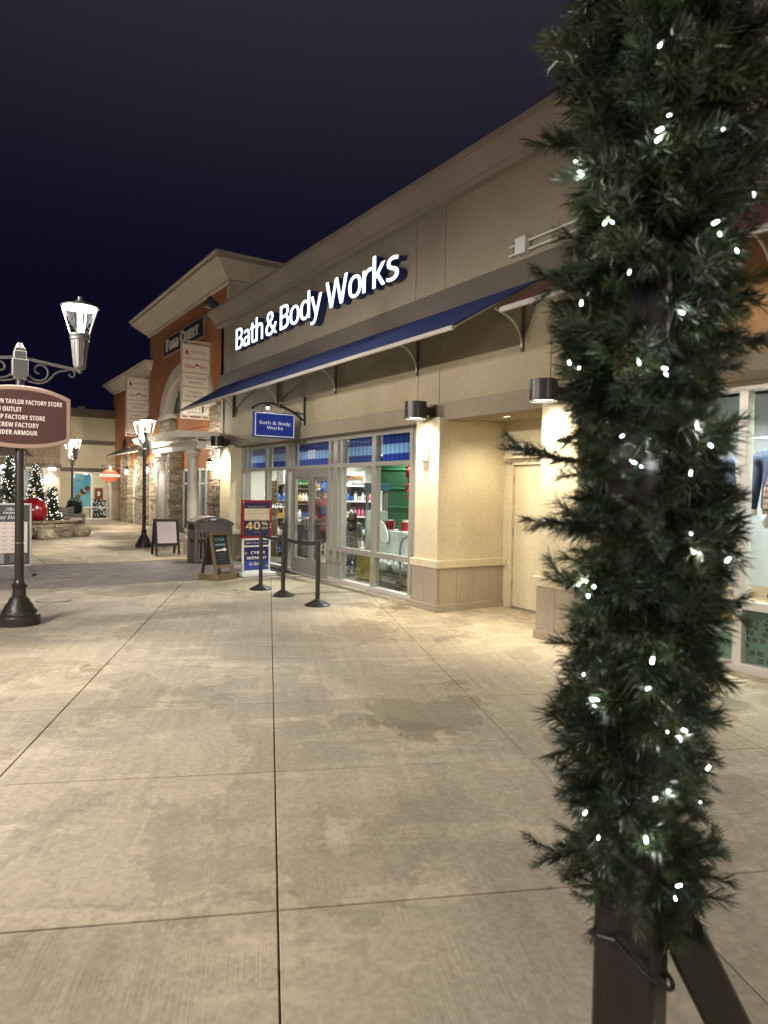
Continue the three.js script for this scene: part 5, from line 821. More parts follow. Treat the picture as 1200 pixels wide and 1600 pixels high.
{ // shopper seen from behind through the right door leaf
  const H = 1.8, J = skeleton(H, 1.1, 0.06, 0.12), t = thing('person', 'person seen from behind in maroon jacket and blue cap inside the doors', 'person', [7.45, 0.016, -13.95], Math.PI - 0.5);
  const B = bodyBones(J, H), half = [0.42, 0.96, 0.4];
  part(t, 'body', skin([...B, ...handBones(J, H, 'l'), ...handBones(J, H, 'r')], half, 96, 0.025, headEll(J, H)), skinMat);
  part(t, 'jacket', skin(grow([[[0, 0.46 * H, 0], J.waist, 0.085 * H, 0.074 * H], [J.waist, J.chest, 0.074 * H, 0.083 * H], [J.chest, [0, 0.8 * H, 0], 0.075 * H, 0.045 * H], ...['l', 'r'].flatMap((k) => [[J.chest, J['sh' + k], 0.06 * H, 0.038 * H], [J['sh' + k], J['el' + k], 0.036 * H, 0.031 * H], [J['el' + k], [J['wr' + k][0] * 0.97 + J['el' + k][0] * 0.03, J['wr' + k][1] * 0.95 + J['el' + k][1] * 0.05, J['wr' + k][2] * 0.95 + J['el' + k][2] * 0.05], 0.03 * H, 0.024 * H]])], 0.012), half, 72, 0.04), std(0.20, 0.055, 0.06, 0.8, 0, { bumpMap: fabricBump, bumpScale: 0.02 }));
  part(t, 'shorts', skin(grow(['l', 'r'].flatMap((k) => [[J.pelvis, J['hip' + k], 0.066 * H, 0.06 * H], [J['hip' + k], [J['kn' + k][0], J['kn' + k][1] + 0.02 * H, J['kn' + k][2]], 0.058 * H, 0.046 * H]]), 0.012), half, 64, 0.03), std(0.025, 0.022, 0.022, 0.85));
  part(t, 'cap', skin([], [0.16, 0.16, 0.16], 36, 0.01, [[[0, 0.16, 0], [0.098, 0.1, 0.115]]]).translate(J.head[0], J.head[1] + 0.05 - 0.16, J.head[2]), std(0.10, 0.16, 0.42, 0.9, 0, { bumpMap: fabricBump, bumpScale: 0.01 }));
  part(t, 'shoe', ['l', 'r'].map((k) => new THREE.CapsuleGeometry(0.05, 0.17, 4, 10).rotateX(Math.PI / 2).scale(1, 0.8, 1).translate(J['toe' + k][0], 0.045, 0.05)), M.black);
  const bk = part(t, 'back_print', rb(0.15, 0.2, 0.012, 0.004), std(0.05, 0.06, 0.13, 0.7)); bk.position.set(0, 0.68 * H, -0.172); 
}
{ // child at the window
  const H = 1.24, J = skeleton(H, 0.95, 0.1, 0.2), t = thing('person', 'child with long dark hair in a grey coat inside the window', 'person', [7.0, 0.016, -11.9], Math.PI - 0.9);
  const B = bodyBones(J, H), half = [0.3, 0.68, 0.3];
  part(t, 'body', skin([...B, ...handBones(J, H, 'l'), ...handBones(J, H, 'r')], half, 84, 0.02, headEll(J, H)), skinMat);
  part(t, 'coat', skin(grow([[[0, 0.36 * H, 0], J.waist, 0.12 * H, 0.08 * H], [J.waist, J.chest, 0.08 * H, 0.082 * H], [J.chest, [0, 0.8 * H, 0], 0.07 * H, 0.045 * H], ...['l', 'r'].flatMap((k) => [[J.chest, J['sh' + k], 0.058 * H, 0.04 * H], [J['sh' + k], J['el' + k], 0.04 * H, 0.034 * H], [J['el' + k], J['wr' + k], 0.033 * H, 0.028 * H]])], 0.01), half, 64, 0.03), std(0.27, 0.25, 0.23, 0.9, 0, { bumpMap: fabricBump, bumpScale: 0.02 }));
  part(t, 'trousers', skin(grow(['l', 'r'].flatMap((k) => [[J['hip' + k], J['kn' + k], 0.052 * H, 0.04 * H], [J['kn' + k], J['an' + k], 0.04 * H, 0.032 * H]]), 0.006), half, 56, 0.015), std(0.07, 0.065, 0.07, 0.85));
  part(t, 'hair', skin([[[0, 0.95 * H, -0.01], [0, 0.74 * H, -0.075], 0.082, 0.07], [[0.05, 0.9 * H, -0.02], [0.06, 0.74 * H, -0.06], 0.05, 0.04], [[-0.05, 0.9 * H, -0.02], [-0.06, 0.74 * H, -0.06], 0.05, 0.04]], half, 64, 0.02), std(0.022, 0.014, 0.01, 0.55));
  part(t, 'shoe', ['l', 'r'].map((k) => new THREE.CapsuleGeometry(0.036, 0.12, 4, 10).rotateX(Math.PI / 2).scale(1, 0.8, 1).translate(J['toe' + k][0], 0.032, 0.03)), M.offWhite);
}
// shop window dummies
function dummy(label, x, z, turn, top, legs, shirtMat, trouserMat) {
  const H = 1.78, J = skeleton(H, 1.0, 0.04, 0.02), t = thing('mannequin', label, 'mannequin', [x, 0.62, z], turn), half = [0.4, 0.92, 0.34]; J.head = J.neck;
  part(t, 'body', skin([...bodyBones(J, H), ...handBones(J, H, 'l'), ...handBones(J, H, 'r')], half, 72, 0.025), M.white);
  part(t, 'shirt', skin(grow([[[0, 0.5 * H, 0], J.waist, 0.082 * H, 0.072 * H], [J.waist, J.chest, 0.072 * H, 0.082 * H], [J.chest, [0, 0.8 * H, 0], 0.07 * H, 0.045 * H], ...['l', 'r'].flatMap((k) => [[J.chest, J['sh' + k], 0.058 * H, 0.038 * H], [J['sh' + k], J['el' + k], 0.037 * H, 0.033 * H], [J['el' + k], J['wr' + k], 0.032 * H, 0.026 * H]])], 0.01), half, 72, 0.035), shirtMat);
  part(t, 'trousers', skin(grow(['l', 'r'].flatMap((k) => [[J.pelvis, J['hip' + k], 0.064 * H, 0.06 * H], [J['hip' + k], J['kn' + k], 0.058 * H, 0.044 * H], [J['kn' + k], [J['an' + k][0], 0.04 * H, 0], 0.043 * H, 0.04 * H]]), 0.008), half, 72, 0.02), trouserMat);
  part(t, 'shoe', ['l', 'r'].map((k) => new THREE.CapsuleGeometry(0.05, 0.17, 4, 10).rotateX(Math.PI / 2).scale(1, 0.8, 1).translate(J['toe' + k][0], 0.045, 0.05)), M.black);
  part(t, 'stand', cyl(0.16, 0.16, 0.012, 0, 0, 0, 24), M.steel);
}
const denim = std(0.10, 0.19, 0.33, 0.85, 0, { map: grimeTone, bumpMap: fabricBump, bumpScale: 0.01 }), navyShirt = std(0.06, 0.075, 0.13, 0.85, 0, { bumpMap: fabricBump, bumpScale: 0.015 });
const plaid = canvasTex(128, 128, (g) => { g.fillStyle = '#b9a893'; g.fillRect(0, 0, 128, 128); for (let i = 0; i < 4; i++) { g.fillStyle = i % 2 ? 'rgba(40,30,26,.55)' : 'rgba(120,40,34,.4)'; g.fillRect(i * 32, 0, 13, 128); g.fillRect(0, i * 32, 128, 13); } }); plaid.wrapS = plaid.wrapT = THREE.RepeatWrapping; plaid.repeat.set(4, 4);
dummy('headless window mannequin in dark blue shirt and light jeans, partly behind the garland', 7.25, -4.5, -1.3, 0, 0, navyShirt, denim);
dummy('headless window mannequin in a plaid shirt and jeans at the right edge', 7.3, -3.6, -1.7, 0, 0, std(1, 1, 1, 0.85, 0, { map: plaid, bumpMap: fabricBump, bumpScale: 0.012 }), denim);
{
  const t = thing('clothes_rail', 'steel clothes rail with a hanging blue jacket behind the window mullion', 'clothes rail', [7.6, 0.62, -3.95]); part(t, 'rail', [bar([0, 0, -0.35], [0, 1.7, -0.35], 0.014), bar([0, 0, 0.35], [0, 1.7, 0.35], 0.014), bar([0, 1.7, -0.38], [0, 1.7, 0.38], 0.014), bar([-0.2, 0.02, -0.35], [0.2, 0.02, -0.35], 0.014), bar([-0.2, 0.02, 0.35], [0.2, 0.02, 0.35], 0.014)], M.white);
}
{
  const t = thing('hanging_jacket', 'long dark blue jacket hanging on the rail in the clothes shop window', 'jacket', [7.6, 1.25, -3.95]); part(t, 'jacket', skin([[[0, 0.35, 0], [0, 0.85, 0], 0.14, 0.12], [[0, 0.85, -0.16], [0, 0.85, 0.16], 0.08, 0.08], [[0, 0.84, 0.18], [0.02, 0.3, 0.26], 0.06, 0.05], [[0, 0.84, -0.18], [0.02, 0.3, -0.26], 0.06, 0.05]], [0.3, 0.55, 0.4], 48, 0.04), navyShirt); part(t, 'cuff', [cyl(0.052, 0.052, 0.06, 0.02, 0.23, 0.26, 14), cyl(0.052, 0.052, 0.06, 0.02, 0.23, -0.26, 14)], M.white);
}
// ------------------------------------------------------------------ things inside the soap shop
const bottleGeo = lathe([[0, 0], [0.032, 0], [0.034, 0.01], [0.034, 0.12], [0.022, 0.145], [0.012, 0.15], [0.012, 0.175], [0.016, 0.18], [0.016, 0.2], [0, 0.2]], 10), tubGeo = lathe([[0, 0], [0.05, 0], [0.055, 0.01], [0.055, 0.07], [0.058, 0.075], [0.058, 0.1], [0, 0.1]], 12);
const goods = [std(0.35, 0.02, 0.03, 0.35), std(0.6, 0.55, 0.5, 0.4), std(0.02, 0.2, 0.07, 0.35), std(0.55, 0.35, 0.1, 0.4), std(0.05, 0.12, 0.35, 0.35), std(0.5, 0.12, 0.2, 0.4)];
function shelfUnit(name, label, pos, turn, w, h, d, n, mat, palette, back) {
  const t = thing(name, label, 'shelf', pos, turn); part(t, 'upright', [-1, 1].map((s) => rb(0.03, h, d, 0.006, s * (w / 2 - 0.015), h / 2, 0)), mat); part(t, 'back_panel', rb(w, h, 0.02, 0.004, 0, h / 2, -d / 2 + 0.01), back ?? mat);
  for (let i = 0; i < n; i++) { const y = 0.12 + i * (h - 0.15) / Math.max(1, n - 1) * 0.97, sh = part(t, 'shelf_board', rb(w - 0.04, 0.025, d - 0.03, 0.004, 0, y, 0.01), mat); if (i === n - 1) continue; const by = palette.map(() => []); for (let x = -w / 2 + 0.08; x < w / 2 - 0.06; x += 0.085) { const k = ((i * 2 + Math.floor((x + 9) / 0.34)) % palette.length); by[k].push((rnd() < 0.6 ? bottleGeo : tubGeo).clone().translate(x, y + 0.013, d / 2 - 0.07)); if (rnd() < 0.7) by[k].push(bottleGeo.clone().translate(x, y + 0.013, 0)); } by.forEach((l, k) => { if (l.length) part(sh, 'bottle_row', l, palette[k]).userData.kind = 'stuff'; }); }
  return t;
}
const greenBack = std(0.025, 0.09, 0.035, 0.6);
shelfUnit('wall_shelf', 'tall green backed wall shelf filled with bottles, seen through the right window', [11.5, 0.016, -16.0], -Math.PI / 2, 1.6, 2.5, 0.4, 6, std(0.035, 0.11, 0.045, 0.5), [goods[2], goods[0], goods[1]], greenBack);
shelfUnit('wall_shelf', 'white wall shelf with mixed bottles along the left wall of the soap shop', [8.6, 0.016, -16.25], 0, 2.4, 2.2, 0.4, 6, M.white, goods); 
shelfUnit('display_shelf', 'white shelf unit with rows of dark bottles facing the right window', [7.75, 0.016, -12.75], -0.9, 0.75, 1.85, 0.4, 6, M.white, [goods[4], goods[1], goods[5]], M.grey);
shelfUnit('display_shelf', 'white shelf unit with red and cream goods behind the left door leaf', [8.9, 0.016, -15.5], -0.3, 1.0, 1.7, 0.4, 5, M.white, [goods[0], goods[3], goods[1]]);
shelfUnit('display_shelf', 'tall wooden shelf unit with mixed goods behind the left windows', [7.7, 0.016, -16.1], 0, 1.1, 1.9, 0.4, 5, M.wood, [goods[1], goods[4], goods[3]]);
{
  const t = thing('white_column', 'square white column with a checked band inside the soap shop', 'column', [10.2, 0.016, -15.6]); part(t, 'shaft', rb(0.4, 2.98, 0.4, 0.01, 0, 1.49, 0), M.white);
  const b = thing('checked_banner', 'blue and white checked banner high on the back wall of the soap shop', 'banner', [11.86, 2.5, -15.5], -Math.PI / 2), p = new THREE.PlaneGeometry(5.6, 0.75), u = p.attributes.uv; for (let i = 0; i < u.count; i++) u.setX(i, u.getX(i) * 5); part(b, 'cloth', p, std(1, 1, 1, 0.8, 0, { map: gingham })); part(b, 'rail', rb(5.7, 0.04, 0.03, 0.006, 0, 0.39, 0), M.steel);
  const fr = (name, label, x, y, z, w, h, draw) => { const q = thing(name, label, 'framed picture', [x, y, z], -Math.PI / 2 + 0.3); part(q, 'frame', [rb(w, 0.05, 0.04, 0.006, 0, h / 2, 0), rb(w, 0.05, 0.04, 0.006, 0, -h / 2, 0), rb(0.05, h, 0.04, 0.006, w / 2, 0, 0), rb(0.05, h, 0.04, 0.006, -w / 2, 0, 0)], std(0.4, 0.2, 0.08, 0.5)); canvasSign(q, 'print', w - 0.03, h - 0.03, 256, draw, 0, 0, 0.005); };
  fr('framed_print', 'framed white print with blue waves above the child inside the shop', 9.4, 1.7, -16.05, 0.75, 0.72, (g, w, h) => { g.fillStyle = '#f2efe8'; g.fillRect(0, 0, w, h); g.strokeStyle = '#27489c'; g.lineWidth = 9; for (let i = 0; i < 4; i++) { g.beginPath(); g.moveTo(w * 0.3, h * (0.25 + i * 0.16)); g.bezierCurveTo(w * 0.5, h * (0.12 + i * 0.16), w * 0.6, h * (0.42 + i * 0.16), w * 0.9, h * (0.24 + i * 0.16)); g.stroke(); } });
  fr('framed_bottle_print', 'framed print of an orange bottle below the wave print', 9.35, 0.95, -16.0, 0.62, 0.62, (g, w, h) => { g.fillStyle = '#e8e2d6'; g.fillRect(0, 0, w, h); g.fillStyle = '#d99a3a'; g.fillRect(w * 0.36, h * 0.3, w * 0.28, h * 0.6); g.fillStyle = '#222'; g.fillRect(w * 0.4, h * 0.1, w * 0.2, h * 0.2); });
}
{
  const t = thing('display_table', 'white clothed display table with red goods behind the right window', 'table', [7.3, 0.016, -10.45]); part(t, 'table_top', rb(0.7, 0.04, 1.0, 0.01, 0, 0.93, 0), M.white);
  const g = new THREE.CylinderGeometry(0.5, 0.56, 0.92, 48, 6, true), p = g.attributes.position; for (let i = 0; i < p.count; i++) { const a = Math.atan2(p.getZ(i), p.getX(i)), k = (0.92 / 2 - p.getY(i)) / 0.92, f = 1 + 0.05 * k * Math.sin(a * 11) ; const sx = Math.sign(Math.cos(a)) * Math.pow(Math.abs(Math.cos(a)), 0.4) * 0.36, sz = Math.sign(Math.sin(a)) * Math.pow(Math.abs(Math.sin(a)), 0.4) * 0.51; p.setXYZ(i, sx * f * (1 + 0.08 * k), p.getY(i), sz * f * (1 + 0.08 * k)); } g.computeVertexNormals(); part(t, 'cloth', g.translate(0, 0.47, 0), std(0.62, 0.63, 0.62, 0.7, 0, { bumpMap: fabricBump, bumpScale: 0.03, side: THREE.DoubleSide }));
  const put = (name, label, geo, m, x, y, z) => { const q = thing(name, label, 'shop goods', [x, y, z]); part(q, 'container', geo, m); part(q, 'lid', cyl(0.06, 0.06, 0.02, 0, 0.165, 0, 16), M.white); };
  put('red_tub', 'red lidded tub on the corner of the display table nearest the doors', cyl(0.085, 0.09, 0.165, 0, 0, 0, 20), goods[0], 7.2, 0.966, -10.85); put('red_tub', 'red lidded tub in the middle of the display table', cyl(0.085, 0.09, 0.165, 0, 0, 0, 20), goods[0], 7.25, 0.966, -10.4); put('red_tub', 'red lidded tub nearest the window pier on the display table', cyl(0.085, 0.09, 0.165, 0, 0, 0, 20), goods[0], 7.1, 0.966, -10.2);
  ['green', 'white', 'pink'].forEach((c, i) => [0, 1].forEach((k) => { const q = tag(part(scene, 'bottle', bottleGeo, goods[[2, 1, 5][i]]), `small ${c} bottle at the ${k ? 'back' : 'front'} of the white display table`, 'bottle', 'bottles on the display table'); q.name = numbered('bottle'); q.position.set(7.3 + k * 0.16, 0.966, -10.66 + i * 0.09); }));
  const r = thing('red_bow_garland', 'red ribbon decoration hanging at the upper right of the shop window', 'decoration', [7.2, 1.95, -10.2]); for (let i = 0; i < 16; i++) part(r, 'ribbon_loop', new THREE.TorusGeometry(0.06, 0.022, 6, 14).rotateX(rr(0, 3)).rotateY(rr(0, 3)).translate(rr(-0.05, 0.05), 0.2 - i * 0.035, rr(-0.14, 0.14)), goods[0]); part(r, 'hanger', bar([0, 0.2, 0], [0, 1.04, 0], 0.004), M.steel);
  const s = thing('green_screen_panel', 'glossy green display panel standing behind the display table', 'display panel', [9.3, 0.016, -13.75], -0.9); part(s, 'panel', rb(1.05, 2.45, 0.05, 0.01, 0, 1.3, 0), std(0.035, 0.105, 0.045, 0.4, 0, { map: grimeTone })); part(s, 'foot', [rb(0.06, 0.08, 0.4, 0.01, -0.4, 0.04, 0), rb(0.06, 0.08, 0.4, 0.01, 0.4, 0.04, 0)], M.steel); for (let i = 0; i < 5; i++) part(s, 'panel_rib', rb(1.03, 0.02, 0.02, 0.004, 0, 0.4 + i * 0.45, 0.03), goods[2]);
  const b = thing('white_board_sign', 'tilted white oval sign board leaning at the display table', 'sign board', [6.85, 0.95, -10.58]); const o = part(b, 'board', new THREE.CylinderGeometry(0.11, 0.11, 0.02, 32).scale(1, 1, 2.3), M.white); o.rotation.set(0.9, 0, 1.35); part(b, 'prop', bar([0.03, -0.2, 0], [0.03, 0, 0], 0.008), M.steel);
}
{
  const t = thing('stock_trolley', 'black wheeled stock trolley with clear bags low behind the right window', 'trolley', [6.75, 0.016, -9.95]); part(t, 'deck', rb(0.5, 0.05, 0.9, 0.01, 0, 0.22, 0), M.black); part(t, 'push_handle', tube([[-0.2, 0.22, 0.42], [-0.2, 0.8, 0.42], [-0.1, 0.9, 0.42], [0.1, 0.9, 0.42], [0.2, 0.8, 0.42], [0.2, 0.22, 0.42]], 0.016, 40), M.grey);
  for (const a of [-1, 1]) for (const b of [-1, 1]) { const w = part(t, 'wheel', cyl(0.07, 0.07, 0.035, 0, -0.0175, 0, 18).rotateZ(Math.PI / 2).translate(a * 0.2, 0.08, b * 0.36), M.black); part(w, 'hub', cyl(0.025, 0.025, 0.04, 0, -0.02, 0, 10).rotateZ(Math.PI / 2).translate(a * 0.2, 0.08, b * 0.36), M.steel); }
  const bagGeo = (s) => { const g = new THREE.SphereGeometry(0.17, 40, 28), p = g.attributes.position; for (let i = 0; i < p.count; i++) { const a = p.getX(i) * 23 + s, b = p.getY(i) * 19, c = p.getZ(i) * 21, k = 1 + 0.13 * Math.abs(Math.sin(a + b)) + 0.12 * Math.abs(Math.sin(c * 1.3 - b + s)) + 0.05 * Math.sin(a * 2.7 + c * 3.1); p.setXYZ(i, p.getX(i) * k, p.getY(i) * k * 0.8, p.getZ(i) * k * 1.2); } g.computeVertexNormals(); return g; };
  for (const [l, z] of [['crumpled pale plastic bag on the trolley nearest the doors', -0.2], ['crumpled pale plastic bag on the trolley nearest the pier', 0.2]]) { const q = thing('plastic_bag', l, 'bag', [6.75, 0.4, -9.95 + z]); part(q, 'bag', bagGeo(z * 9), std(0.55, 0.58, 0.57, 0.35)); part(q, 'knot', new THREE.ConeGeometry(0.04, 0.1, 8).translate(0, 0.17, 0), std(0.55, 0.58, 0.57, 0.4)); }
}
{
  const t = thing('till_counter', 'dark counter with white hand pump behind the second window left of the doors', 'counter', [7.0, 0.016, -14.3]); part(t, 'body', rb(0.5, 0.85, 0.8, 0.01, 0, 0.45, 0), M.black); part(t, 'top', rb(0.56, 0.04, 0.86, 0.008, 0, 0.9, 0), M.woodDark);
  const p = thing('pump_bottle', 'white pump bottle standing on the dark counter', 'bottle', [6.85, 0.936, -14.0]); part(p, 'bottle', bottleGeo.clone().scale(1.3, 0.9, 1.3), M.white); part(p, 'pump', [cyl(0.006, 0.006, 0.05, 0, 0.18, 0, 8), rb(0.05, 0.012, 0.02, 0.004, -0.015, 0.235, 0)], M.white);
  const y = thing('yellow_floor_stand', 'yellow lower cabinet standing inside the window beside the child', 'cabinet', [6.95, 0.016, -11.0]); part(y, 'body', rb(0.42, 0.52, 0.6, 0.01, 0, 0.28, 0), std(0.36, 0.27, 0.04, 0.55)); part(y, 'plinth', rb(0.38, 0.04, 0.56, 0.006, 0, 0.02, 0), M.black); for (const z of [-0.15, 0.15]) part(y, 'door', rb(0.012, 0.44, 0.28, 0.004, -0.214, 0.29, z), std(0.34, 0.25, 0.035, 0.5));
  const c = thing('glass_front_case', 'tall pale display case with dark top beside the child', 'display case', [7.2, 0.016, -11.35], -0.5); part(c, 'case', rb(0.4, 1.25, 0.62, 0.01, 0, 0.66, 0), std(0.42, 0.47, 0.42, 0.4)); part(c, 'top', rb(0.46, 0.14, 0.68, 0.01, 0, 1.75, 0), std(0.02, 0.07, 0.10, 0.5)); for (const s of [-1, 1]) for (const q of [-1, 1]) part(c, 'post', rb(0.03, 0.42, 0.03, 0.004, s * 0.18, 1.48, q * 0.28), M.steel); for (let i = 0; i < 5; i++) part(c, 'product', bottleGeo.clone().translate(0, 1.285, -0.22 + i * 0.11), goods[i % 5]);
}

// ------------------------------------------------------------------ garland wrapped post in the foreground
{
  const X = 1.135, Z = -0.83, t = thing('garland_post', 'dark square post wrapped in an artificial pine garland with white fairy lights', 'decorated post', [X, 0, Z]);
  part(t, 'post', rb(0.112, 2.75, 0.112, 0.008).rotateY(0.35).translate(-0.01, 1.375, 0), M.bronzeWorn); part(t, 'foot_plate', rb(0.2, 0.02, 0.2, 0.006).rotateY(0.35).translate(-0.01, 0.012, 0), M.bronze);
  const br = part(t, 'brace', rb(0.135, 0.08, 0.9, 0.012), M.bronzeWorn); br.position.set(0.235, 0.43, 0.165); br.lookAt(X + 0.235 + 0.2, 0.43 - 0.5, Z + 0.165 + 0.16);
  part(t, 'brace_bolt', [0.1, 0.14].map((q) => cyl(0.009, 0.009, 0.02, 0, 0, 0, 8).translate(0.06 + q * 0.5, 0.79 - q * 0.9, 0.05 + q * 0.3)), M.steel); part(t, 'power_cable', tube([[-0.08, 0.83, 0.02], [-0.062, 0.79, 0.065], [0.0, 0.745, 0.078], [0.062, 0.72, 0.035], [0.072, 0.73, -0.025], [0.02, 0.76, -0.08], [-0.065, 0.8, -0.055], [-0.08, 0.83, 0.02]], 0.0045, 60), M.black);
  // garland strands: two helices round the post
  const strand = (ph, y0, y1, turns, R) => [...Array(90)].map((_, i) => { const q = i / 89, a = ph + q * turns * 6.283, y = y0 + (y1 - y0) * q, r = R(q) ; return [r * Math.cos(a) + 0.02 * q, y, r * Math.sin(a)]; });
  const strands = [strand(0.4, 0.86, 2.85, 6.2, (q) => 0.075 + 0.015 * q), strand(3.4, 0.87, 2.85, 6.2, (q) => 0.075 + 0.015 * q)];
  part(t, 'garland_stem', strands.map((s) => tube(s, 0.007, 220, 5)), M.twig);
  // sprig: a twig with flat needles all round
  const sprig = (len, n, nl, seed) => {
    seedState = seed; const bend0 = rr(-0.35, 0.35), bend1 = rr(-0.35, 0.35), pos = [], nor = [], uv = [], q = new THREE.Quaternion();
    for (let i = 0; i < n; i++) {
      const f = i / n, a = i * 2.4 + rr(-0.3, 0.3), base = V(bend0 * len * f * f, len * f * (1 - 0.12 * f * f), bend1 * len * f * f), tilt = 0.95 - 0.45 * f + rr(-0.3, 0.3), l = nl * rr(0.75, 1.1) * (f > 0.9 ? 0.8 : 1), w = 0.0012 * rr(0.8, 1.3);
      const d = V(Math.sin(tilt) * Math.cos(a), Math.cos(tilt), Math.sin(tilt) * Math.sin(a)), s = V(0, 1, 0).cross(d).normalize().applyAxisAngle(d, rr(-0.9, 0.9)), nn = s.clone().cross(d).normalize(), bend = nn.clone().multiplyScalar(rr(-0.011, 0.011));
      const P = [base.clone().addScaledVector(s, -w), base.clone().addScaledVector(s, w), base.clone().addScaledVector(d, l * 0.6).addScaledVector(s, w).add(bend), base.clone().addScaledVector(d, l * 0.6).addScaledVector(s, -w).add(bend), base.clone().addScaledVector(d, l)];
      for (const k of [0, 1, 2, 0, 2, 3, 3, 2, 4]) { pos.push(P[k].x, P[k].y, P[k].z); nor.push(nn.x, nn.y, nn.z); uv.push(0, 0); }
    }
    const g = new THREE.BufferGeometry(); g.setAttribute('position', new THREE.Float32BufferAttribute(pos, 3)); g.setAttribute('normal', new THREE.Float32BufferAttribute(nor, 3)); g.setAttribute('uv', new THREE.Float32BufferAttribute(uv, 2)); return g;
  };
  const kinds = [sprig(0.10, 84, 0.05, 1), sprig(0.12, 96, 0.055, 2), sprig(0.085, 70, 0.046, 3), sprig(0.11, 60, 0.058, 4), sprig(0.09, 95, 0.042, 5), sprig(0.13, 90, 0.05, 6)], lists = kinds.map(() => []), cols = kinds.map(() => []);
  seedState = 777; const up = V(0, 1, 0), m4 = new THREE.Matrix4(), qq = new THREE.Quaternion();
  const add = (p, d, s, k, roll = rr(0, 6.28)) => { qq.setFromUnitVectors(up, d.clone().normalize()); const r = new THREE.Quaternion().setFromAxisAngle(up, roll); lists[k].push(new THREE.Matrix4().compose(p, qq.clone().multiply(r), V(s, s, s))); const c = rr(0.35, 1.55); cols[k].push(rgb(c * rr(0.75, 1.35), c, c * rr(0.7, 1.25))); };
  // bushy cover: clumps of sprigs all round, longer towards the top
  const thick = (a, y) => 0.77 + 0.13 * Math.sin(y * 8.5 + a * 1.0) + 0.14 * Math.sin(y * 17 - a * 2 + 1) - 0.16 * (1 - THREE.MathUtils.smoothstep(y, 0.88, 1.3)) + 0.07 * Math.sin(a * 3 + y * 5) + 0.30 * THREE.MathUtils.smoothstep(y, 1.75, 2.6);
  for (let i = 0; i < 3000; i++) {
    const y = 0.88 + 2.0 * rnd(), a0 = rr(0, 6.283), r = rr(0.035, 0.095), b = thick(a0, y); if (rnd() > 0.35 + 0.75 * b) continue;
    const a = a0 + rr(-0.9, 0.9), el = rr(-0.75, 0.55), d = V(Math.cos(a) * Math.cos(el), Math.sin(el), Math.sin(a) * Math.cos(el));
    add(V(r * Math.cos(a0) + 0.012 * (y - 1.6), y, r * Math.sin(a0)), d, b * rr(0.62, 1.05), (rnd() * 6) | 0);
  }
  // hanging tips at the lower end and longer stray branches
  for (let i = 0; i < 26; i++) { const a = rr(0, 6.28); add(V(0.07 * Math.cos(a), 0.95 + rr(-0.03, 0.05), 0.07 * Math.sin(a)), V(Math.cos(a) * 0.7, -0.75, Math.sin(a) * 0.7), rr(0.6, 0.85), i % 6); }
  const stray = (y, ang, len, el) => { const d = V(Math.cos(ang) * Math.cos(el), Math.sin(el), Math.sin(ang) * Math.cos(el)), b = V(0.06 * Math.cos(ang), y, 0.06 * Math.sin(ang)), e = b.clone().addScaledVector(d, len); part(t, 'branch', bar(b.toArray(), e.toArray(), 0.0028, 5), M.twig); for (let k = 0; k <= 4; k++) add(b.clone().addScaledVector(d, len * (0.35 + k * 0.13)), d.clone().add(V(rr(-0.35, 0.35), rr(-0.25, 0.3), rr(-0.35, 0.35))), rr(0.55, 0.75), (k + 2) % 6); };
  const Lf = Math.atan2(-0.545, -0.838), Rt = Lf + Math.PI;
  stray(1.71, Lf + 0.15, 0.17, 0.12); stray(1.60, Lf - 0.1, 0.12, 0.0); stray(1.93, Rt, 0.17, 0.1); stray(2.2, Rt - 0.2, 0.16, 0.25); stray(2.32, Lf, 0.12, -0.1); stray(0.98, Lf, 0.10, -0.25); stray(0.94, Rt - 0.3, 0.12, 0.1); stray(2.05, Lf, 0.12, 0.0); stray(1.46, Lf, 0.09, 0.3); stray(1.48, Rt, 0.1, -0.35); stray(1.0, Lf + 2.2, 0.1, -0.3); stray(2.45, Lf - 0.2, 0.14, 0.2);
  kinds.forEach((g, k) => { const im = new THREE.InstancedMesh(g, M.needle, lists[k].length); lists[k].forEach((m, i) => { im.setMatrixAt(i, m); im.setColorAt(i, cols[k][i]); }); im.name = 'pine_sprig'; im.userData.kind = 'stuff'; im.castShadow = im.receiveShadow = true; t.add(im); });
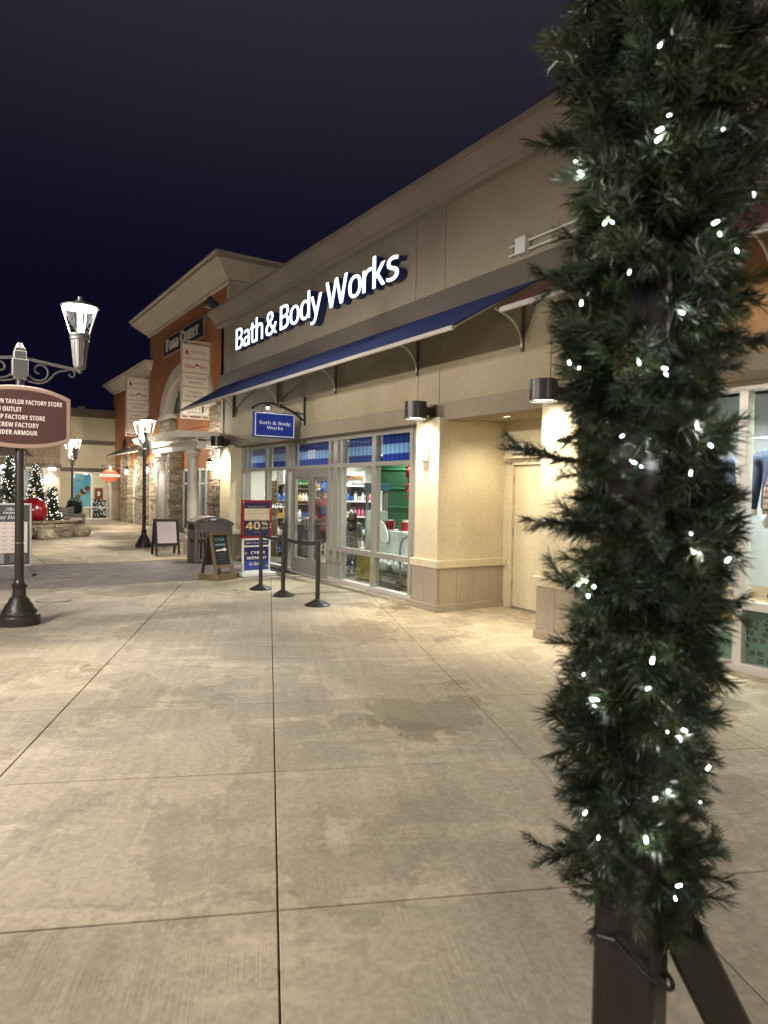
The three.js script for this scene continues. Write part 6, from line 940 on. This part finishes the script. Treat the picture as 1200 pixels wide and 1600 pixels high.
  // fairy lights: [angle round the post, height]
  const spots = [[2.5, 2.403], [2.39, 2.282], [2.48, 2.254], [2.49, 2.236], [1.78, 2.267], [-2.98, 2.226], [-3.07, 2.214], [-2.93, 2.247], [2.99, 2.122], [2.92, 2.119], [1.96, 2.1], [1.91, 2.083], [1.7, 2.061], [2.77, 2.036], [-3.01, 1.995], [2.13, 1.967], [-2.88, 1.893], [-3.0, 1.88], [2.64, 1.881], [2.34, 1.871], [2.32, 1.861], [1.97, 1.771], [1.82, 1.74], [2.87, 1.759], [2.72, 1.712], [2.61, 1.705], [1.95, 1.591], [1.93, 1.559], [2.03, 1.693], [-2.73, 1.485], [-2.99, 1.497], [3.12, 1.491], [-3.06, 1.472], [2.42, 1.38], [-2.92, 1.322], [2.44, 1.328], [3.07, 1.287], [3.09, 1.276], [2.18, 1.247], [1.95, 1.232], [1.92, 1.247], [2.29, 1.128], [2.04, 1.132], [-3.03, 1.07], [3.09, 1.03], [2.4, 1.055], [1.92, 0.945], [1.88, 0.969]];
  for (let i = 0; i < 16; i++) spots.push([rr(-1.8, 1.2), rr(0.95, 2.5)]);
  const glowBulb = std(1, 1, 1, 0.3, 0, { emissive: rgb(0.93, 0.97, 1), emissiveIntensity: 16 }), bulb = lathe([[0, -0.008], [0.0026, -0.007], [0.003, 0], [0.002, 0.005], [0, 0.007]], 8), cup = cyl(0.0035, 0.003, 0.012, 0, 0.005, 0, 8), r0 = [];
  spots.forEach(([a, y], i) => { const r = Math.min(0.2, 0.045 + 0.125 * thick(a, y)), p = [r * Math.cos(a), y, r * Math.sin(a)], b = part(t, 'fairy_light', bulb, glowBulb); b.position.set(...p); b.rotation.set(rr(-1.2, 1.2), 0, rr(-1.2, 1.2)); b.scale.setScalar(rr(0.5, 0.9)); part(b, 'socket', cup, M.needle); r0.push([0.09 * Math.cos(a), y - 0.02, 0.09 * Math.sin(a)], p); if (i < 48 && i % 3 === 0) pointLight(t, 'fairy_light_lamp', [r * 1.06 * Math.cos(a), y, r * 1.06 * Math.sin(a)], 0.009, [0.93, 0.97, 1], 0.3); });
  part(t, 'light_wire', [...Array(r0.length / 2)].map((_, i) => bar(r0[2 * i], r0[2 * i + 1], 0.0012, 4)), M.needle);
}
renderer.render(scene, camera);
